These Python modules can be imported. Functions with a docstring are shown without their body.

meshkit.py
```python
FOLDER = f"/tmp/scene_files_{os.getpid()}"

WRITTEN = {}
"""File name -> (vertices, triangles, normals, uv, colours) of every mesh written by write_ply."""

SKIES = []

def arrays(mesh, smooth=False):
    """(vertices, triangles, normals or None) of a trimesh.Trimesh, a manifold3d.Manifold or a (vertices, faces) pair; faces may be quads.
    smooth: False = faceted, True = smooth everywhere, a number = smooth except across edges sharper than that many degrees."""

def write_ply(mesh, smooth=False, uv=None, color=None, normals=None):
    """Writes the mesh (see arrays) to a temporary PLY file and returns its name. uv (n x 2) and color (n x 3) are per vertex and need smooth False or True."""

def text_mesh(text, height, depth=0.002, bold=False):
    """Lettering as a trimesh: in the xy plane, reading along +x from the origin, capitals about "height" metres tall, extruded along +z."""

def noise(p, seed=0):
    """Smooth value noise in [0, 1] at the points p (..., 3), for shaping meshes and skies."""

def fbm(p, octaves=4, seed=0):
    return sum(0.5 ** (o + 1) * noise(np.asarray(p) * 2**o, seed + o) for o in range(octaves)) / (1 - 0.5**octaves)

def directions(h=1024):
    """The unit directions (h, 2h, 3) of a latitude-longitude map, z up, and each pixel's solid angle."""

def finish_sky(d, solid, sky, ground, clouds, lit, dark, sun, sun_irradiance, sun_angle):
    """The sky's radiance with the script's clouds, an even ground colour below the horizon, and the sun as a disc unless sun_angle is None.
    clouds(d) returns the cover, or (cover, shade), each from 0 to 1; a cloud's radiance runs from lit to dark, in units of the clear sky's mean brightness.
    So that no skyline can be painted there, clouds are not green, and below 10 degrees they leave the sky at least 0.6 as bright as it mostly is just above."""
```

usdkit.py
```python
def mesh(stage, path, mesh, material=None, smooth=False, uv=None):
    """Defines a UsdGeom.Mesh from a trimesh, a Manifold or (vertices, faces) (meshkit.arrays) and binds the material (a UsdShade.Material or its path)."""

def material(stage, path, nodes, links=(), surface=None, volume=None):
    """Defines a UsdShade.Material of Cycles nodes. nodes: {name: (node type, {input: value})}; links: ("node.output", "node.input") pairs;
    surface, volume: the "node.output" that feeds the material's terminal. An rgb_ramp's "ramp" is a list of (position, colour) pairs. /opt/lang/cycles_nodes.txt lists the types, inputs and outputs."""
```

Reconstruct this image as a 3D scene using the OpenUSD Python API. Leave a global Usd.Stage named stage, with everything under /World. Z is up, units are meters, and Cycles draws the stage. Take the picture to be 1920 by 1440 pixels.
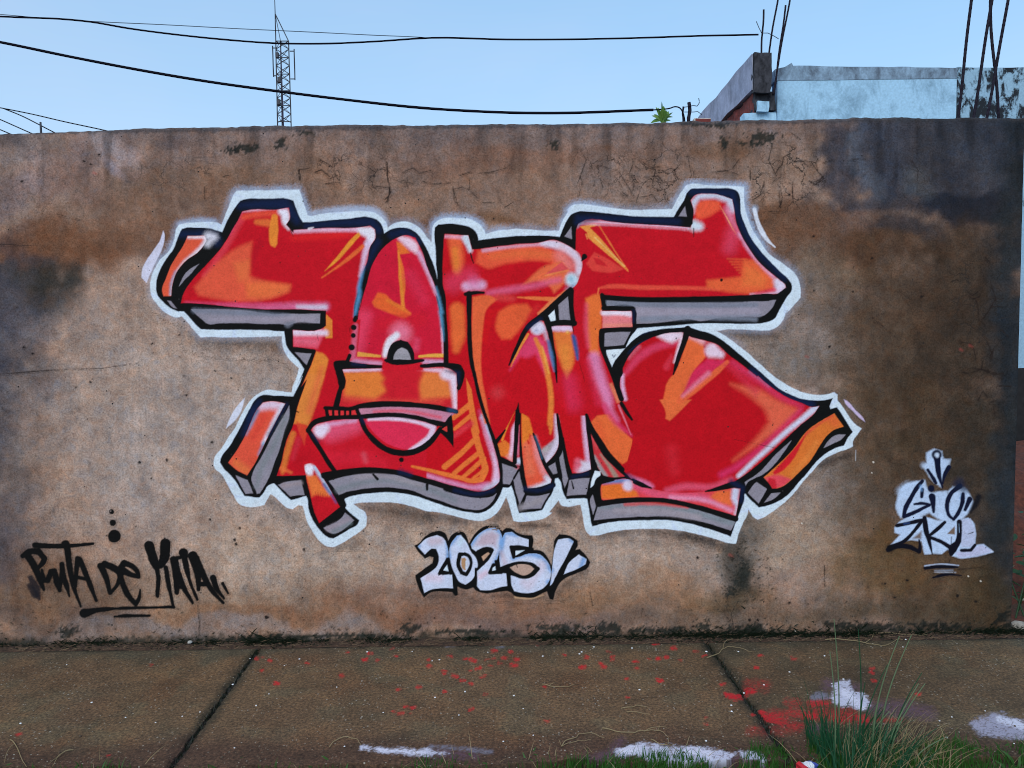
import math, random
import numpy as np, trimesh, usdkit, meshkit
from pxr import Usd, UsdGeom, UsdLux, UsdShade, Gf, Sdf, Vt

stage = Usd.Stage.CreateInMemory()
UsdGeom.SetStageUpAxis(stage, 'Z'); UsdGeom.SetStageMetersPerUnit(stage, 1.0)
world = UsdGeom.Xform.Define(stage, '/World'); stage.SetDefaultPrim(world.GetPrim())
UsdGeom.Scope.Define(stage, '/World/Looks')

# ------------------------------------------------------------------ camera, sky, sun, exposure
D, ZC, PITCH, ROLL, F = 3.75, 1.5, math.radians(3.5), 0.0133, 1441.0
fw = np.array([0, math.cos(PITCH), -math.sin(PITCH)]); r0 = np.array([1., 0, 0]); u0 = np.cross(r0, fw)
rt = r0 * math.cos(ROLL) - u0 * math.sin(ROLL); up = u0 * math.cos(ROLL) + r0 * math.sin(ROLL)
CP = np.array([0, -D, ZC])
cam = UsdGeom.Camera.Define(stage, '/World/camera')
_m = np.eye(4); _m[0, :3] = rt; _m[1, :3] = up; _m[2, :3] = -fw; _m[3, :3] = CP
cam.AddTransformOp().Set(Gf.Matrix4d(_m.tolist()))
cam.CreateHorizontalApertureAttr(36.0); cam.CreateVerticalApertureAttr(27.0)
cam.CreateFocalLengthAttr(36 * F / 1920); cam.CreateExposureAttr(0.55)
cam.CreateClippingRangeAttr(Gf.Vec2f(0.05, 2000))
EL, AZ = math.radians(42), math.radians(-155)
sky = UsdLux.DomeLight.Define(stage, '/World/sky')
_sk = usdkit.material(stage, '/World/Looks/sky', {
    "s": ("sky_texture", {"sky_type": "single_scattering", "sun_disc": False, "sun_elevation": EL, "sun_rotation": AZ}),
    "tc": ("texture_coordinate", {}),
    "mp": ("mapping", {"scale": (1.0, 1.0, 2.2), "location": (0.35, 0.2, 0.1)}),
    "n": ("noise_texture", {"scale": 1.6, "detail": 5, "roughness": 0.55, "distortion": 0.4}),
    "r": ("rgb_ramp", {"ramp": [(0.35, (3.15, 5.9, 8.9)), (0.7, (4.3, 6.3, 8.8))]}),
    "sp": ("separate_xyz", {}), "hz": ("map_range", {"from_min": .0, "from_max": .42, "to_min": .62, "to_max": 0., "clamp": True}),
    "hm": ("mix", {"mix_type": "mix", "color2": (5.4, 7.4, 9.2)}),
    "g": ("mix", {"mix_type": "mix", "fac": 0.5}),
    "b": ("background_shader", {"strength": 0.1})},
    [("tc.generated", "mp.vector"), ("mp.vector", "n.vector"), ("n.fac", "r.fac"), ("s.color", "g.color1"), ("tc.generated", "sp.vector"), ("sp.z", "hz.value"), ("hz.result", "hm.fac"), ("r.color", "hm.color1"), ("hm.color", "g.color2"), ("g.color", "b.color")], surface="b.background")
UsdShade.MaterialBindingAPI.Apply(sky.GetPrim()).Bind(_sk)
sky.GetPrim().SetCustomDataByKey('kind', 'structure')
sun = UsdLux.DistantLight.Define(stage, '/World/sun')
sun.CreateIntensityAttr(0.3); sun.CreateAngleAttr(30); sun.CreateNormalizeAttr(True); sun.CreateColorAttr(Gf.Vec3f(1, .95, .88))
_d = np.array([math.sin(AZ) * math.cos(EL), math.cos(AZ) * math.cos(EL), math.sin(EL)])
_x = np.cross([0, 0, 1], _d); _x /= np.linalg.norm(_x); _y = np.cross(_d, _x)
_m = np.eye(4); _m[0, :3] = _x; _m[1, :3] = _y; _m[2, :3] = _d
sun.AddTransformOp().Set(Gf.Matrix4d(_m.tolist()))

# ------------------------------------------------------------------ helpers
def ray(px, py):
    return fw * F + rt * (px - 960) - up * (py - 720)
def at_y(px, py, Y=0.0):
    d = ray(px, py); return CP + d * ((Y + D) / d[1])
def at_z(px, py, Z=0.0):
    d = ray(px, py); return CP + d * ((Z - ZC) / d[2])
def wall_xz(P):
    P = np.asarray(P, float); d = fw[None] * F + rt[None] * (P[:, :1] - 960) - up[None] * (P[:, 1:2] - 720)
    q = CP + d * (D / d[:, 1:2]); return q[:, 0], q[:, 2]
def pix(Q):
    """photo pixel in which a world point lies, used only to look up where a stain was measured on the wall"""
    v = np.asarray(Q, float) - CP; w = v @ fw
    return np.stack([960 + F * (v @ rt) / w, 720 - F * (v @ up) / w], -1)

_used = {}
def unique(parent, name):
    k = (parent, name); n = _used.get(k, -1) + 1; _used[k] = n
    return f"{parent}/{name}" + (f"_{n:03d}" if n else "")
def tag(prim, label=None, cat=None, group=None, kind=None):
    p = prim.GetPrim() if hasattr(prim, 'GetPrim') else prim
    for k, v in (('label', label), ('category', cat), ('group', group), ('kind', kind)):
        if v: p.SetCustomDataByKey(k, v)
    return p
def thing(name, label=None, cat=None, loc=(0, 0, 0), group=None, kind=None, parent='/World', rotz=0):
    x = UsdGeom.Xform.Define(stage, unique(parent, name))
    if any(loc): x.AddTranslateOp().Set(Gf.Vec3d(*map(float, loc)))
    if rotz: x.AddRotateZOp().Set(float(rotz))
    tag(x, label, cat, group, kind); return str(x.GetPath())
def part(parent, name, mesh, mat, smooth=False, label=None, cat=None, group=None, kind=None, attrs=None):
    m = usdkit.mesh(stage, unique(parent, name), mesh, mat, smooth=smooth)
    tag(m, label, cat, group, kind)
    for k, v in (attrs or {}).items():
        v = np.ascontiguousarray(v, np.float32); api = UsdGeom.PrimvarsAPI(m)
        if v.ndim == 2: api.CreatePrimvar(k, Sdf.ValueTypeNames.Color3fArray, 'vertex').Set(Vt.Vec3fArray.FromNumpy(v))
        else: api.CreatePrimvar(k, Sdf.ValueTypeNames.FloatArray, 'vertex').Set(Vt.FloatArray.FromNumpy(v))
    return m
def lin(c):
    c = np.asarray(c, float) / 255.; return np.where(c <= .04045, c / 12.92, ((c + .055) / 1.055) ** 2.4)
WREF = np.array([.89, 1.0, 1.12])
def alb(c):
    """surface colour of a thing that the photograph shows as sRGB c under this sky"""
    return np.clip(lin(c) / WREF, .004, .86)
def tube(pts, r, n=8, closed=False):
    pts = np.asarray(pts, float); k = len(pts); r = np.broadcast_to(np.asarray(r, float), k)
    t = np.gradient(pts, axis=0); t /= np.linalg.norm(t, axis=1, keepdims=True) + 1e-12
    ref = np.array([0, 0, 1.]) if abs(t[:, 2]).mean() < .8 else np.array([1., 0, 0])
    a = np.cross(t, ref); a /= np.linalg.norm(a, axis=1, keepdims=True) + 1e-12; b = np.cross(t, a)
    th = np.arange(n) * 2 * np.pi / n
    V = (pts[:, None] + r[:, None, None] * (np.cos(th)[None, :, None] * a[:, None] + np.sin(th)[None, :, None] * b[:, None])).reshape(-1, 3)
    i, j = np.meshgrid(np.arange(k - 1), np.arange(n), indexing='ij'); j2 = (j + 1) % n
    Q = np.stack([i * n + j, i * n + j2, (i + 1) * n + j2, (i + 1) * n + j], -1).reshape(-1, 4)
    T = np.vstack([Q[:, [0, 1, 2]], Q[:, [0, 2, 3]]])
    c0 = [[0, q + 1, q] for q in range(1, n - 1)]; o = (k - 1) * n; c1 = [[o, o + q, o + q + 1] for q in range(1, n - 1)]
    return trimesh.Trimesh(V, np.vstack([T, c0, c1]), process=False)
def cat(ms): return trimesh.util.concatenate(ms)
def box(x0, x1, y0, y1, z0, z1, ch=0.0):
    if ch:
        import manifold3d as m3
        pts = [(sx, sy, sz) for sx in (x0, x1) for sy in (y0, y1) for sz in (z0, z1)]
        P = []
        for (a, b, c) in pts:
            da = ch if a == x0 else -ch; db = ch if b == y0 else -ch; dc = ch if c == z0 else -ch
            P += [(a + da, b + db, c), (a + da, b, c + dc), (a, b + db, c + dc)]
        return trimesh.convex.convex_hull(np.array(P))
    b = trimesh.creation.box((x1 - x0, y1 - y0, z1 - z0)); b.apply_translation(((x0 + x1) / 2, (y0 + y1) / 2, (z0 + z1) / 2)); return b
def grid_faces(nr, nc):
    i, j = np.meshgrid(np.arange(nr - 1), np.arange(nc - 1), indexing='ij'); a = i * nc + j
    return np.stack([a, a + 1, a + nc + 1, a + nc], -1).reshape(-1, 4)
def tri(Q): return np.vstack([Q[:, [0, 1, 2]], Q[:, [0, 2, 3]]])
def fbm2(x, y, s, o=4, seed=0):
    return meshkit.fbm(np.stack([x * s, y * s, np.zeros_like(x) + seed * 7.3], -1), o, seed)
def sstep(a, b, x):
    t = np.clip((x - a) / (b - a), 0, 1); return t * t * (3 - 2 * t)

# ------------------------------------------------------------------ materials
def simple(name, col, rough=.7, var=.15, scale=40., metal=0., bump=.0, tint=None, spec=.5):
    c = np.asarray(col, float); d = c * (1 - var * 1.6); e = np.clip(c * (1 + var), 0, .9) if tint is None else np.asarray(tint)
    nodes = {"g": ("geometry", {}), "n": ("noise_texture", {"scale": scale, "detail": 6, "roughness": .62}),
             "r": ("rgb_ramp", {"ramp": [(.3, d), (.7, e)]}),
             "p": ("principled_bsdf", {"roughness": rough, "metallic": metal, "specular_ior_level": spec})}
    links = [("g.position", "n.vector"), ("n.fac", "r.fac"), ("r.color", "p.base_color")]
    if bump:
        nodes["b"] = ("bump", {"strength": .6, "distance": bump}); links += [("n.fac", "b.height"), ("b.normal", "p.normal")]
    return usdkit.material(stage, f'/World/Looks/{name}', nodes, links, surface="p.BSDF")

def plaster_material(name):
    N = {"g": ("geometry", {}),
         "stain": ("attribute", {"attribute": "stain"}), "paint": ("attribute", {"attribute": "paint"}),
         "cover": ("attribute", {"attribute": "cover"}), "crk": ("attribute", {"attribute": "crack"}),
         # plaster tone: large, middle and fine mottling
         "n1": ("noise_texture", {"scale": 9, "detail": 7, "roughness": .66, "distortion": .5}),
         "r1": ("rgb_ramp", {"ramp": [(.26, (.56, .58, .62)), (.42, (.9, .91, .93)), (.52, (1, 1, 1)), (.74, (1.34, 1.32, 1.3))]}),
         "n2": ("noise_texture", {"scale": 120, "detail": 5, "roughness": .7}),
         "r2": ("rgb_ramp", {"ramp": [(.28, (.5, .5, .5)), (.5, (1, 1, 1)), (.72, (1.36, 1.36, 1.36))]}),
         "ms": ("mapping", {"scale": (16, 1, 2.2)}), "n4": ("noise_texture", {"scale": 1.0, "detail": 5, "roughness": .6, "distortion": .3}),
         "r4": ("rgb_ramp", {"ramp": [(.3, (.88, .885, .9)), (.5, (1, 1, 1)), (.7, (1.08, 1.075, 1.07))]}),
         "n5": ("noise_texture", {"scale": 22, "detail": 5, "roughness": .65, "distortion": .8}),
         "r5": ("rgb_ramp", {"ramp": [(.3, (.86, .95, 1.1)), (.45, (.98, 1, 1.03)), (.6, (1.06, .98, .95)), (.75, (1.16, 1.0, .86))]}),
         "m4": ("mix", {"mix_type": "multiply", "fac": 1.0}), "m5": ("mix", {"mix_type": "multiply", "fac": 1.0}),
         "n3": ("noise_texture", {"scale": 30, "detail": 4, "roughness": .6, "distortion": 1.0}),
         "r3": ("rgb_ramp", {"ramp": [(.32, (.84, .8, .76)), (.6, (1.06, 1.06, 1.06))]}),
         "m1": ("mix", {"mix_type": "multiply", "fac": 1.0}), "m2": ("mix", {"mix_type": "multiply", "fac": 1.0}), "m3": ("mix", {"mix_type": "multiply", "fac": 1.0}),
         # pits
         "vp": ("voronoi_texture", {"scale": 13, "randomness": 1.0}),
         "pn": ("noise_texture", {"scale": 5, "detail": 2}),
         "pt": ("math", {"math_type": "multiply", "value2": .085}),
         "pl": ("math", {"math_type": "less_than"}),
         "pw": ("noise_texture", {"scale": 60, "detail": 2}),
         "mp": ("mix", {"mix_type": "mix", "color2": (.022, .02, .02)}),
         # cracks
         "wn": ("noise_texture", {"scale": 14, "detail": 5, "roughness": .65}),
         "wv": ("mix_vector", {"fac": (.09), "use_clamp": False}),
         "vc": ("voronoi_texture", {"feature": "distance_to_edge", "scale": 11, "randomness": 1.0}),
         "cg": ("noise_texture", {"scale": 6, "detail": 3}),
         "cr": ("map_range", {"from_min": .0, "from_max": .03, "to_min": 1, "to_max": 0, "clamp": True}),
         "ck": ("math", {"math_type": "multiply"}), "ck2": ("math", {"math_type": "multiply"}),
         "cgr": ("map_range", {"from_min": .4, "from_max": .52, "clamp": True}),
         "mc": ("mix", {"mix_type": "mix", "color2": (.035, .028, .024)}),
         # paint
         "pr": ("rgb_ramp", {"ramp": [(.3, (.82, .83, .84)), (.5, (1, 1, 1)), (.7, (1.09, 1.085, 1.08))]}),
         "pm": ("mix", {"mix_type": "multiply", "fac": 1.0}),
         "pm2": ("mix", {"mix_type": "multiply", "fac": .5}), "pm3": ("mix", {"mix_type": "multiply", "fac": .28}),
         "mixp": ("mix", {"mix_type": "mix"}),
         "rr": ("map_range", {"from_min": 0., "from_max": 1., "to_min": .92, "to_max": .72, "clamp": True}),
         "bh": ("math", {"math_type": "add"}), "bh2": ("math", {"math_type": "subtract"}),
         "b": ("bump", {"strength": .55, "distance": .004}),
         "p": ("principled_bsdf", {"specular_ior_level": .1})}
    L = [("g.position", "n1.vector"), ("g.position", "n2.vector"), ("g.position", "n3.vector"), ("g.position", "pn.vector"), ("g.position", "wn.vector"), ("g.position", "cg.vector"),
         ("n1.fac", "r1.fac"), ("n2.fac", "r2.fac"), ("n3.fac", "r3.fac"),
         ("stain.color", "m1.color1"), ("r1.color", "m1.color2"), ("m1.color", "m2.color1"), ("r2.color", "m2.color2"), ("m2.color", "m3.color1"), ("r3.color", "m3.color2"), ("g.position", "ms.vector"), ("ms.vector", "n4.vector"), ("n4.fac", "r4.fac"), ("g.position", "n5.vector"), ("n5.fac", "r5.fac"), ("m3.color", "m4.color1"), ("r4.color", "m4.color2"), ("m4.color", "m5.color1"), ("r5.color", "m5.color2"),
         ("g.position", "vp.vector"), ("pn.fac", "pt.value1"), ("vp.distance", "pl.value1"), ("pt.value", "pl.value2"),
         ("g.position", "wv.a"), ("wn.color", "wv.b"), ("wv.result", "vc.vector"), ("vc.distance", "cr.value"),
         ("cr.result", "ck.value1"), ("crk.fac", "ck.value2"), ("cg.fac", "cgr.value"), ("ck.value", "ck2.value1"), ("cgr.result", "ck2.value2"),
         ("m5.color", "mc.color1"), ("ck2.value", "mc.fac"), ("mc.color", "mixp.color1"),
         ("n2.fac", "pr.fac"), ("paint.color", "pm.color1"), ("pr.color", "pm.color2"), ("pm.color", "pm2.color1"), ("r3.color", "pm2.color2"), ("pm2.color", "pm3.color1"), ("r1.color", "pm3.color2"), ("pm3.color", "mixp.color2"), ("cover.fac", "mixp.fac"),
         ("mixp.color", "mp.color1"), ("pl.value", "mp.fac"), ("mp.color", "p.base_color"),
         ("cover.fac", "rr.value"), ("rr.result", "p.roughness"),
         ("n2.fac", "bh.value1"), ("n1.fac", "bh.value2"), ("bh.value", "bh2.value1"), ("ck2.value", "bh2.value2"), ("bh2.value", "b.height"), ("b.normal", "p.normal")]
    return usdkit.material(stage, f'/World/Looks/{name}', N, L, surface="p.BSDF")

def pavement_material(name):
    N = {"g": ("geometry", {}), "stain": ("attribute", {"attribute": "stain"}), "paint": ("attribute", {"attribute": "paint"}), "cover": ("attribute", {"attribute": "cover"}),
         "n1": ("noise_texture", {"scale": 7, "detail": 6, "roughness": .65, "distortion": .6}),
         "r1": ("rgb_ramp", {"ramp": [(.3, (.68, .7, .7)), (.5, (1, 1, 1)), (.7, (1.3, 1.24, 1.16))]}),
         "n2": ("noise_texture", {"scale": 85, "detail": 7, "roughness": .8}),
         "r2": ("rgb_ramp", {"ramp": [(.34, (.22, .22, .23)), (.5, (1, 1, 1)), (.64, (2.1, 2.0, 1.85))]}),
         "m1": ("mix", {"mix_type": "multiply", "fac": 1.0}), "m2": ("mix", {"mix_type": "multiply", "fac": 1.0}),
         "v": ("voronoi_texture", {"scale": 80, "randomness": 1.0}),
         "vt": ("noise_texture", {"scale": 4, "detail": 3}),
         "vm": ("math", {"math_type": "multiply", "value2": .46}), "vl": ("math", {"math_type": "less_than"}),
         "vr": ("separate_color", {}), "vsel": ("math", {"math_type": "greater_than", "value2": .64}), "vf": ("math", {"math_type": "multiply"}),
         "vcol": ("rgb_ramp", {"ramp": [(0, (.14, .09, .055)), (.6, (.2, .16, .11)), (1, (.4, .37, .31))]}),
         "mv": ("mix", {"mix_type": "mix"}),
         "pc": ("map_range", {"from_min": .26, "from_max": .46, "clamp": True}),
         "cv": ("math", {"math_type": "multiply"}), "ci": ("math", {"math_type": "power", "value2": .6}), "cadd": ("math", {"math_type": "multiply_add", "value2": 1.35, "value3": -.0, "use_clamp": True}),
         "mixp": ("mix", {"mix_type": "mix"}),
         "b": ("bump", {"strength": .8, "distance": .005}),
         "p": ("principled_bsdf", {"roughness": .78, "specular_ior_level": .3})}
    L = [("g.position", "n1.vector"), ("g.position", "n2.vector"), ("g.position", "v.vector"), ("g.position", "vt.vector"),
         ("n1.fac", "r1.fac"), ("n2.fac", "r2.fac"), ("stain.color", "m1.color1"), ("r1.color", "m1.color2"), ("m1.color", "m2.color1"), ("r2.color", "m2.color2"),
         ("vt.fac", "vm.value1"), ("v.distance", "vl.value1"), ("vm.value", "vl.value2"), ("v.color", "vr.color"), ("vr.r", "vsel.value1"), ("vl.value", "vf.value1"), ("vsel.value", "vf.value2"),
         ("vr.g", "vcol.fac"), ("m2.color", "mv.color1"), ("vcol.color", "mv.color2"), ("vf.value", "mv.fac"),
         ("n2.fac", "pc.value"), ("cover.fac", "ci.value1"), ("ci.value", "cadd.value1"), ("cadd.value", "cv.value1"), ("pc.result", "cv.value2"),
         ("mv.color", "mixp.color1"), ("paint.color", "mixp.color2"), ("cv.value", "mixp.fac"), ("mixp.color", "p.base_color"),
         ("n2.fac", "b.height"), ("b.normal", "p.normal")]
    return usdkit.material(stage, f'/World/Looks/{name}', N, L, surface="p.BSDF")

def leaf(name, c0, c1, trans=.3, rough=.5):
    return usdkit.material(stage, f'/World/Looks/{name}', {
        "g": ("geometry", {}), "w": ("rgb_ramp", {"ramp": [(0, c0), (1, c1)]}),
        "p": ("principled_bsdf", {"roughness": rough, "specular_ior_level": .35}), "t": ("translucent_bsdf", {}), "x": ("mix_closure", {"fac": trans})},
        [("g.random_per_island", "w.fac"), ("w.color", "p.base_color"), ("w.color", "t.color"), ("p.BSDF", "x.closure1"), ("t.BSDF", "x.closure2")], surface="x.closure")
PLASTER = plaster_material('painted_plaster'); PAVE = pavement_material('pavement_concrete')

# ------------------------------------------------------------------ painting by hand-traced outlines
TILES = {k: (x, y, 340 / 1920) for k, x, y in [('A', 260, 340), ('B', 540, 340), ('C', 800, 390), ('D', 1040, 340), ('E', 1240, 340), ('F', 320, 540), ('G', 560, 540),
         ('H', 820, 540), ('I', 1080, 500), ('J', 1300, 540), ('K', 390, 700), ('L', 560, 700), ('M', 480, 800), ('N', 800, 760), ('O', 1020, 760), ('Q', 1080, 780), ('R', 1300, 720), ('S', 770, 960)]}
TILES.update(f=(1060, 220, 360 / 1270), g=(560, 225, 200 / 1269), h=(1400, 230, 220 / 1102), j=(300, 225, 320 / 1270), k=(700, 225, 360 / 1270), m=(1500, 480, 400 / 1269), T=(30, 940, 410 / 1917), U=(1640, 830, 280 / 1920), V=(1640, 960, 280 / 1920), X=(0, 0, 1.0),
             a=(0, 1140, 400 / 1920), b=(400, 1140, 400 / 1920), c=(800, 1140, 400 / 1920), d=(1200, 1140, 400 / 1920), e=(1520, 1140, 400 / 1920))
def trace(s):
    """'A 10,20 30,40,6 B 5,5' -> points on the wall drawing, and line widths where given"""
    t = None; P, W = [], []
    for w in s.split():
        if len(w) == 1: t = TILES[w]; continue
        q = [float(v) for v in w.split(',')]
        P.append((t[0] + q[0] * t[2], t[1] + q[1] * t[2])); W.append(q[2] * t[2] if len(q) > 2 else 0)
    return np.array(P), np.array(W)
def smooth_line(P, W=None, closed=True, sub=4):
    n = len(P)
    if n < 3: return (P, W)
    out, ow = [], []
    nxt, prv = np.roll(P, -1, 0), np.roll(P, 1, 0)
    a, b = P - prv, nxt - P
    la, lb = np.linalg.norm(a, axis=1) + 1e-9, np.linalg.norm(b, axis=1) + 1e-9
    cosv = (a * b).sum(1) / la / lb; soft = cosv > .76
    if not closed: soft[0] = soft[-1] = False
    T = (a / la[:, None] * lb[:, None] + b / lb[:, None] * la[:, None]) / (la + lb)[:, None]
    T /= np.linalg.norm(T, axis=1, keepdims=True) + 1e-9
    for i in range(n if closed else n - 1):
        j = (i + 1) % n; L = lb[i]; d = b[i] / L
        t0 = T[i] if soft[i] else d; t1 = T[j] if soft[j] else d
        for k in range(sub):
            u = k / sub
            h = (2 * u**3 - 3 * u**2 + 1, u**3 - 2 * u**2 + u, -2 * u**3 + 3 * u**2, u**3 - u**2)
            out.append(h[0] * P[i] + h[1] * t0 * L + h[2] * P[j] + h[3] * t1 * L)
            if W is not None: ow.append(W[i] * (1 - u) + W[j] * u)
    if not closed:
        out.append(P[-1]); ow.append(0 if W is None else W[-1])
    return np.array(out), (np.array(ow) if W is not None else None)

class Canvas:
    def __init__(s, x0, y0, x1, y1, step, seed=0):
        s.x0, s.y0, s.step = x0, y0, step
        s.nc, s.nr = int((x1 - x0) / step) + 1, int((y1 - y0) / step) + 1
        s.X, s.Y = np.meshgrid(x0 + np.arange(s.nc) * step, y0 + np.arange(s.nr) * step)
        s.rgb = np.zeros((s.nr, s.nc, 3), np.float32); s.a = np.zeros((s.nr, s.nc), np.float32)
        s.wob = (fbm2(s.X, s.Y, .06, 3, seed + 3) - .5) * 5.0 + (fbm2(s.X, s.Y, .35, 2, seed + 9) - .5) * 1.6
        s.grain = fbm2(s.X, s.Y, .55, 3, seed + 5); s.clip = None
        s.brush = fbm2(s.X * .25, s.Y, .3, 3, seed + 15)
    def win(s, P, m):
        c0 = max(0, int((P[:, 0].min() - m - s.x0) / s.step)); c1 = min(s.nc, int((P[:, 0].max() + m - s.x0) / s.step) + 2)
        r0_ = max(0, int((P[:, 1].min() - m - s.y0) / s.step)); r1 = min(s.nr, int((P[:, 1].max() + m - s.y0) / s.step) + 2)
        return slice(r0_, max(r0_, r1)), slice(c0, max(c0, c1))
    def sd_poly(s, P, m):
        w = s.win(P, m); X, Y = s.X[w], s.Y[w]; d2 = np.full(X.shape, 1e12); ins = np.zeros(X.shape, bool)
        for (ax, ay), (bx, by) in zip(P, np.roll(P, -1, 0)):
            ex, ey = bx - ax, by - ay; L = ex * ex + ey * ey + 1e-12
            px, py = X - ax, Y - ay; t = np.clip((px * ex + py * ey) / L, 0, 1)
            d2 = np.minimum(d2, (px - t * ex) ** 2 + (py - t * ey) ** 2)
            if ay != by:
                c = (Y >= min(ay, by)) & (Y < max(ay, by)); ins ^= c & (X < ax + (Y - ay) / (by - ay) * ex)
        d = np.sqrt(d2); return w, np.where(ins, -d, d)
    def sd_line(s, P, W, m):
        w = s.win(P, m + W.max()); X, Y = s.X[w], s.Y[w]; d = np.full(X.shape, 1e6)
        if len(P) == 1: return w, np.hypot(X - P[0, 0], Y - P[0, 1]) - W[0] / 2
        for i in range(len(P) - 1):
            (ax, ay), (bx, by) = P[i], P[i + 1]; ex, ey = bx - ax, by - ay; L = ex * ex + ey * ey + 1e-12
            px, py = X - ax, Y - ay; t = np.clip((px * ex + py * ey) / L, 0, 1)
            d = np.minimum(d, np.hypot(px - t * ex, py - t * ey) - (W[i] * (1 - t) + W[i + 1] * t) / 2)
        return w, d
    def put(s, w, al, col, clip=True, erase=False):
        if clip and s.clip is not None: al = al * s.clip[w]
        c = alb(col).astype(np.float32); al = al.astype(np.float32)
        A = s.a[w]; o = al + A * (1 - al)
        s.rgb[w] = np.where(o[..., None] > 1e-4, (c * al[..., None] + s.rgb[w] * (A * (1 - al))[..., None]) / np.maximum(o, 1e-4)[..., None], s.rgb[w])
        s.a[w] = o
    def alpha(s, w, d, soft, op, wob, gr):
        d = d + s.wob[w] * wob
        if soft > 2.5: d = d + (s.grain[w] - .5) * soft * gr
        return op * (1 - sstep(-soft, soft, d))
    def poly(s, st, col, soft=.9, op=1., wob=.35, clip=True, smooth=True, gr=.5):
        P, _ = trace(st)
        if smooth: P, _ = smooth_line(P)
        w, d = s.sd_poly(P, soft + 6); al = s.alpha(w, d, soft, op, wob, gr); s.put(w, al, col, clip); return w, al
    def line(s, st, col, soft=.9, op=1., wob=.35, clip=True, gr=.5):
        P, W = trace(st); P, W = smooth_line(P, W, False) if len(P) > 2 else (P, W)
        w, d = s.sd_line(P, W, soft + 6); al = s.alpha(w, d, soft, op, wob, gr); s.put(w, al, col, clip); return w, al

BLACK = (6, 7, 14); NAVY = (14, 30, 68); WHITE = (199, 222, 250); RED = (186, 16, 34); ORANGE = (221, 100, 52); AMBER = (216, 132, 56)
PINK = (214, 62, 100); LILAC = (222, 188, 222); GREY = (134, 134, 152); BLUEGREY = (112, 124, 146); LITE = (220, 226, 248); CYAN = (84, 146, 190); OVERSPRAY = (38, 34, 34)  # the last one is the tone of the black overspray

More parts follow.
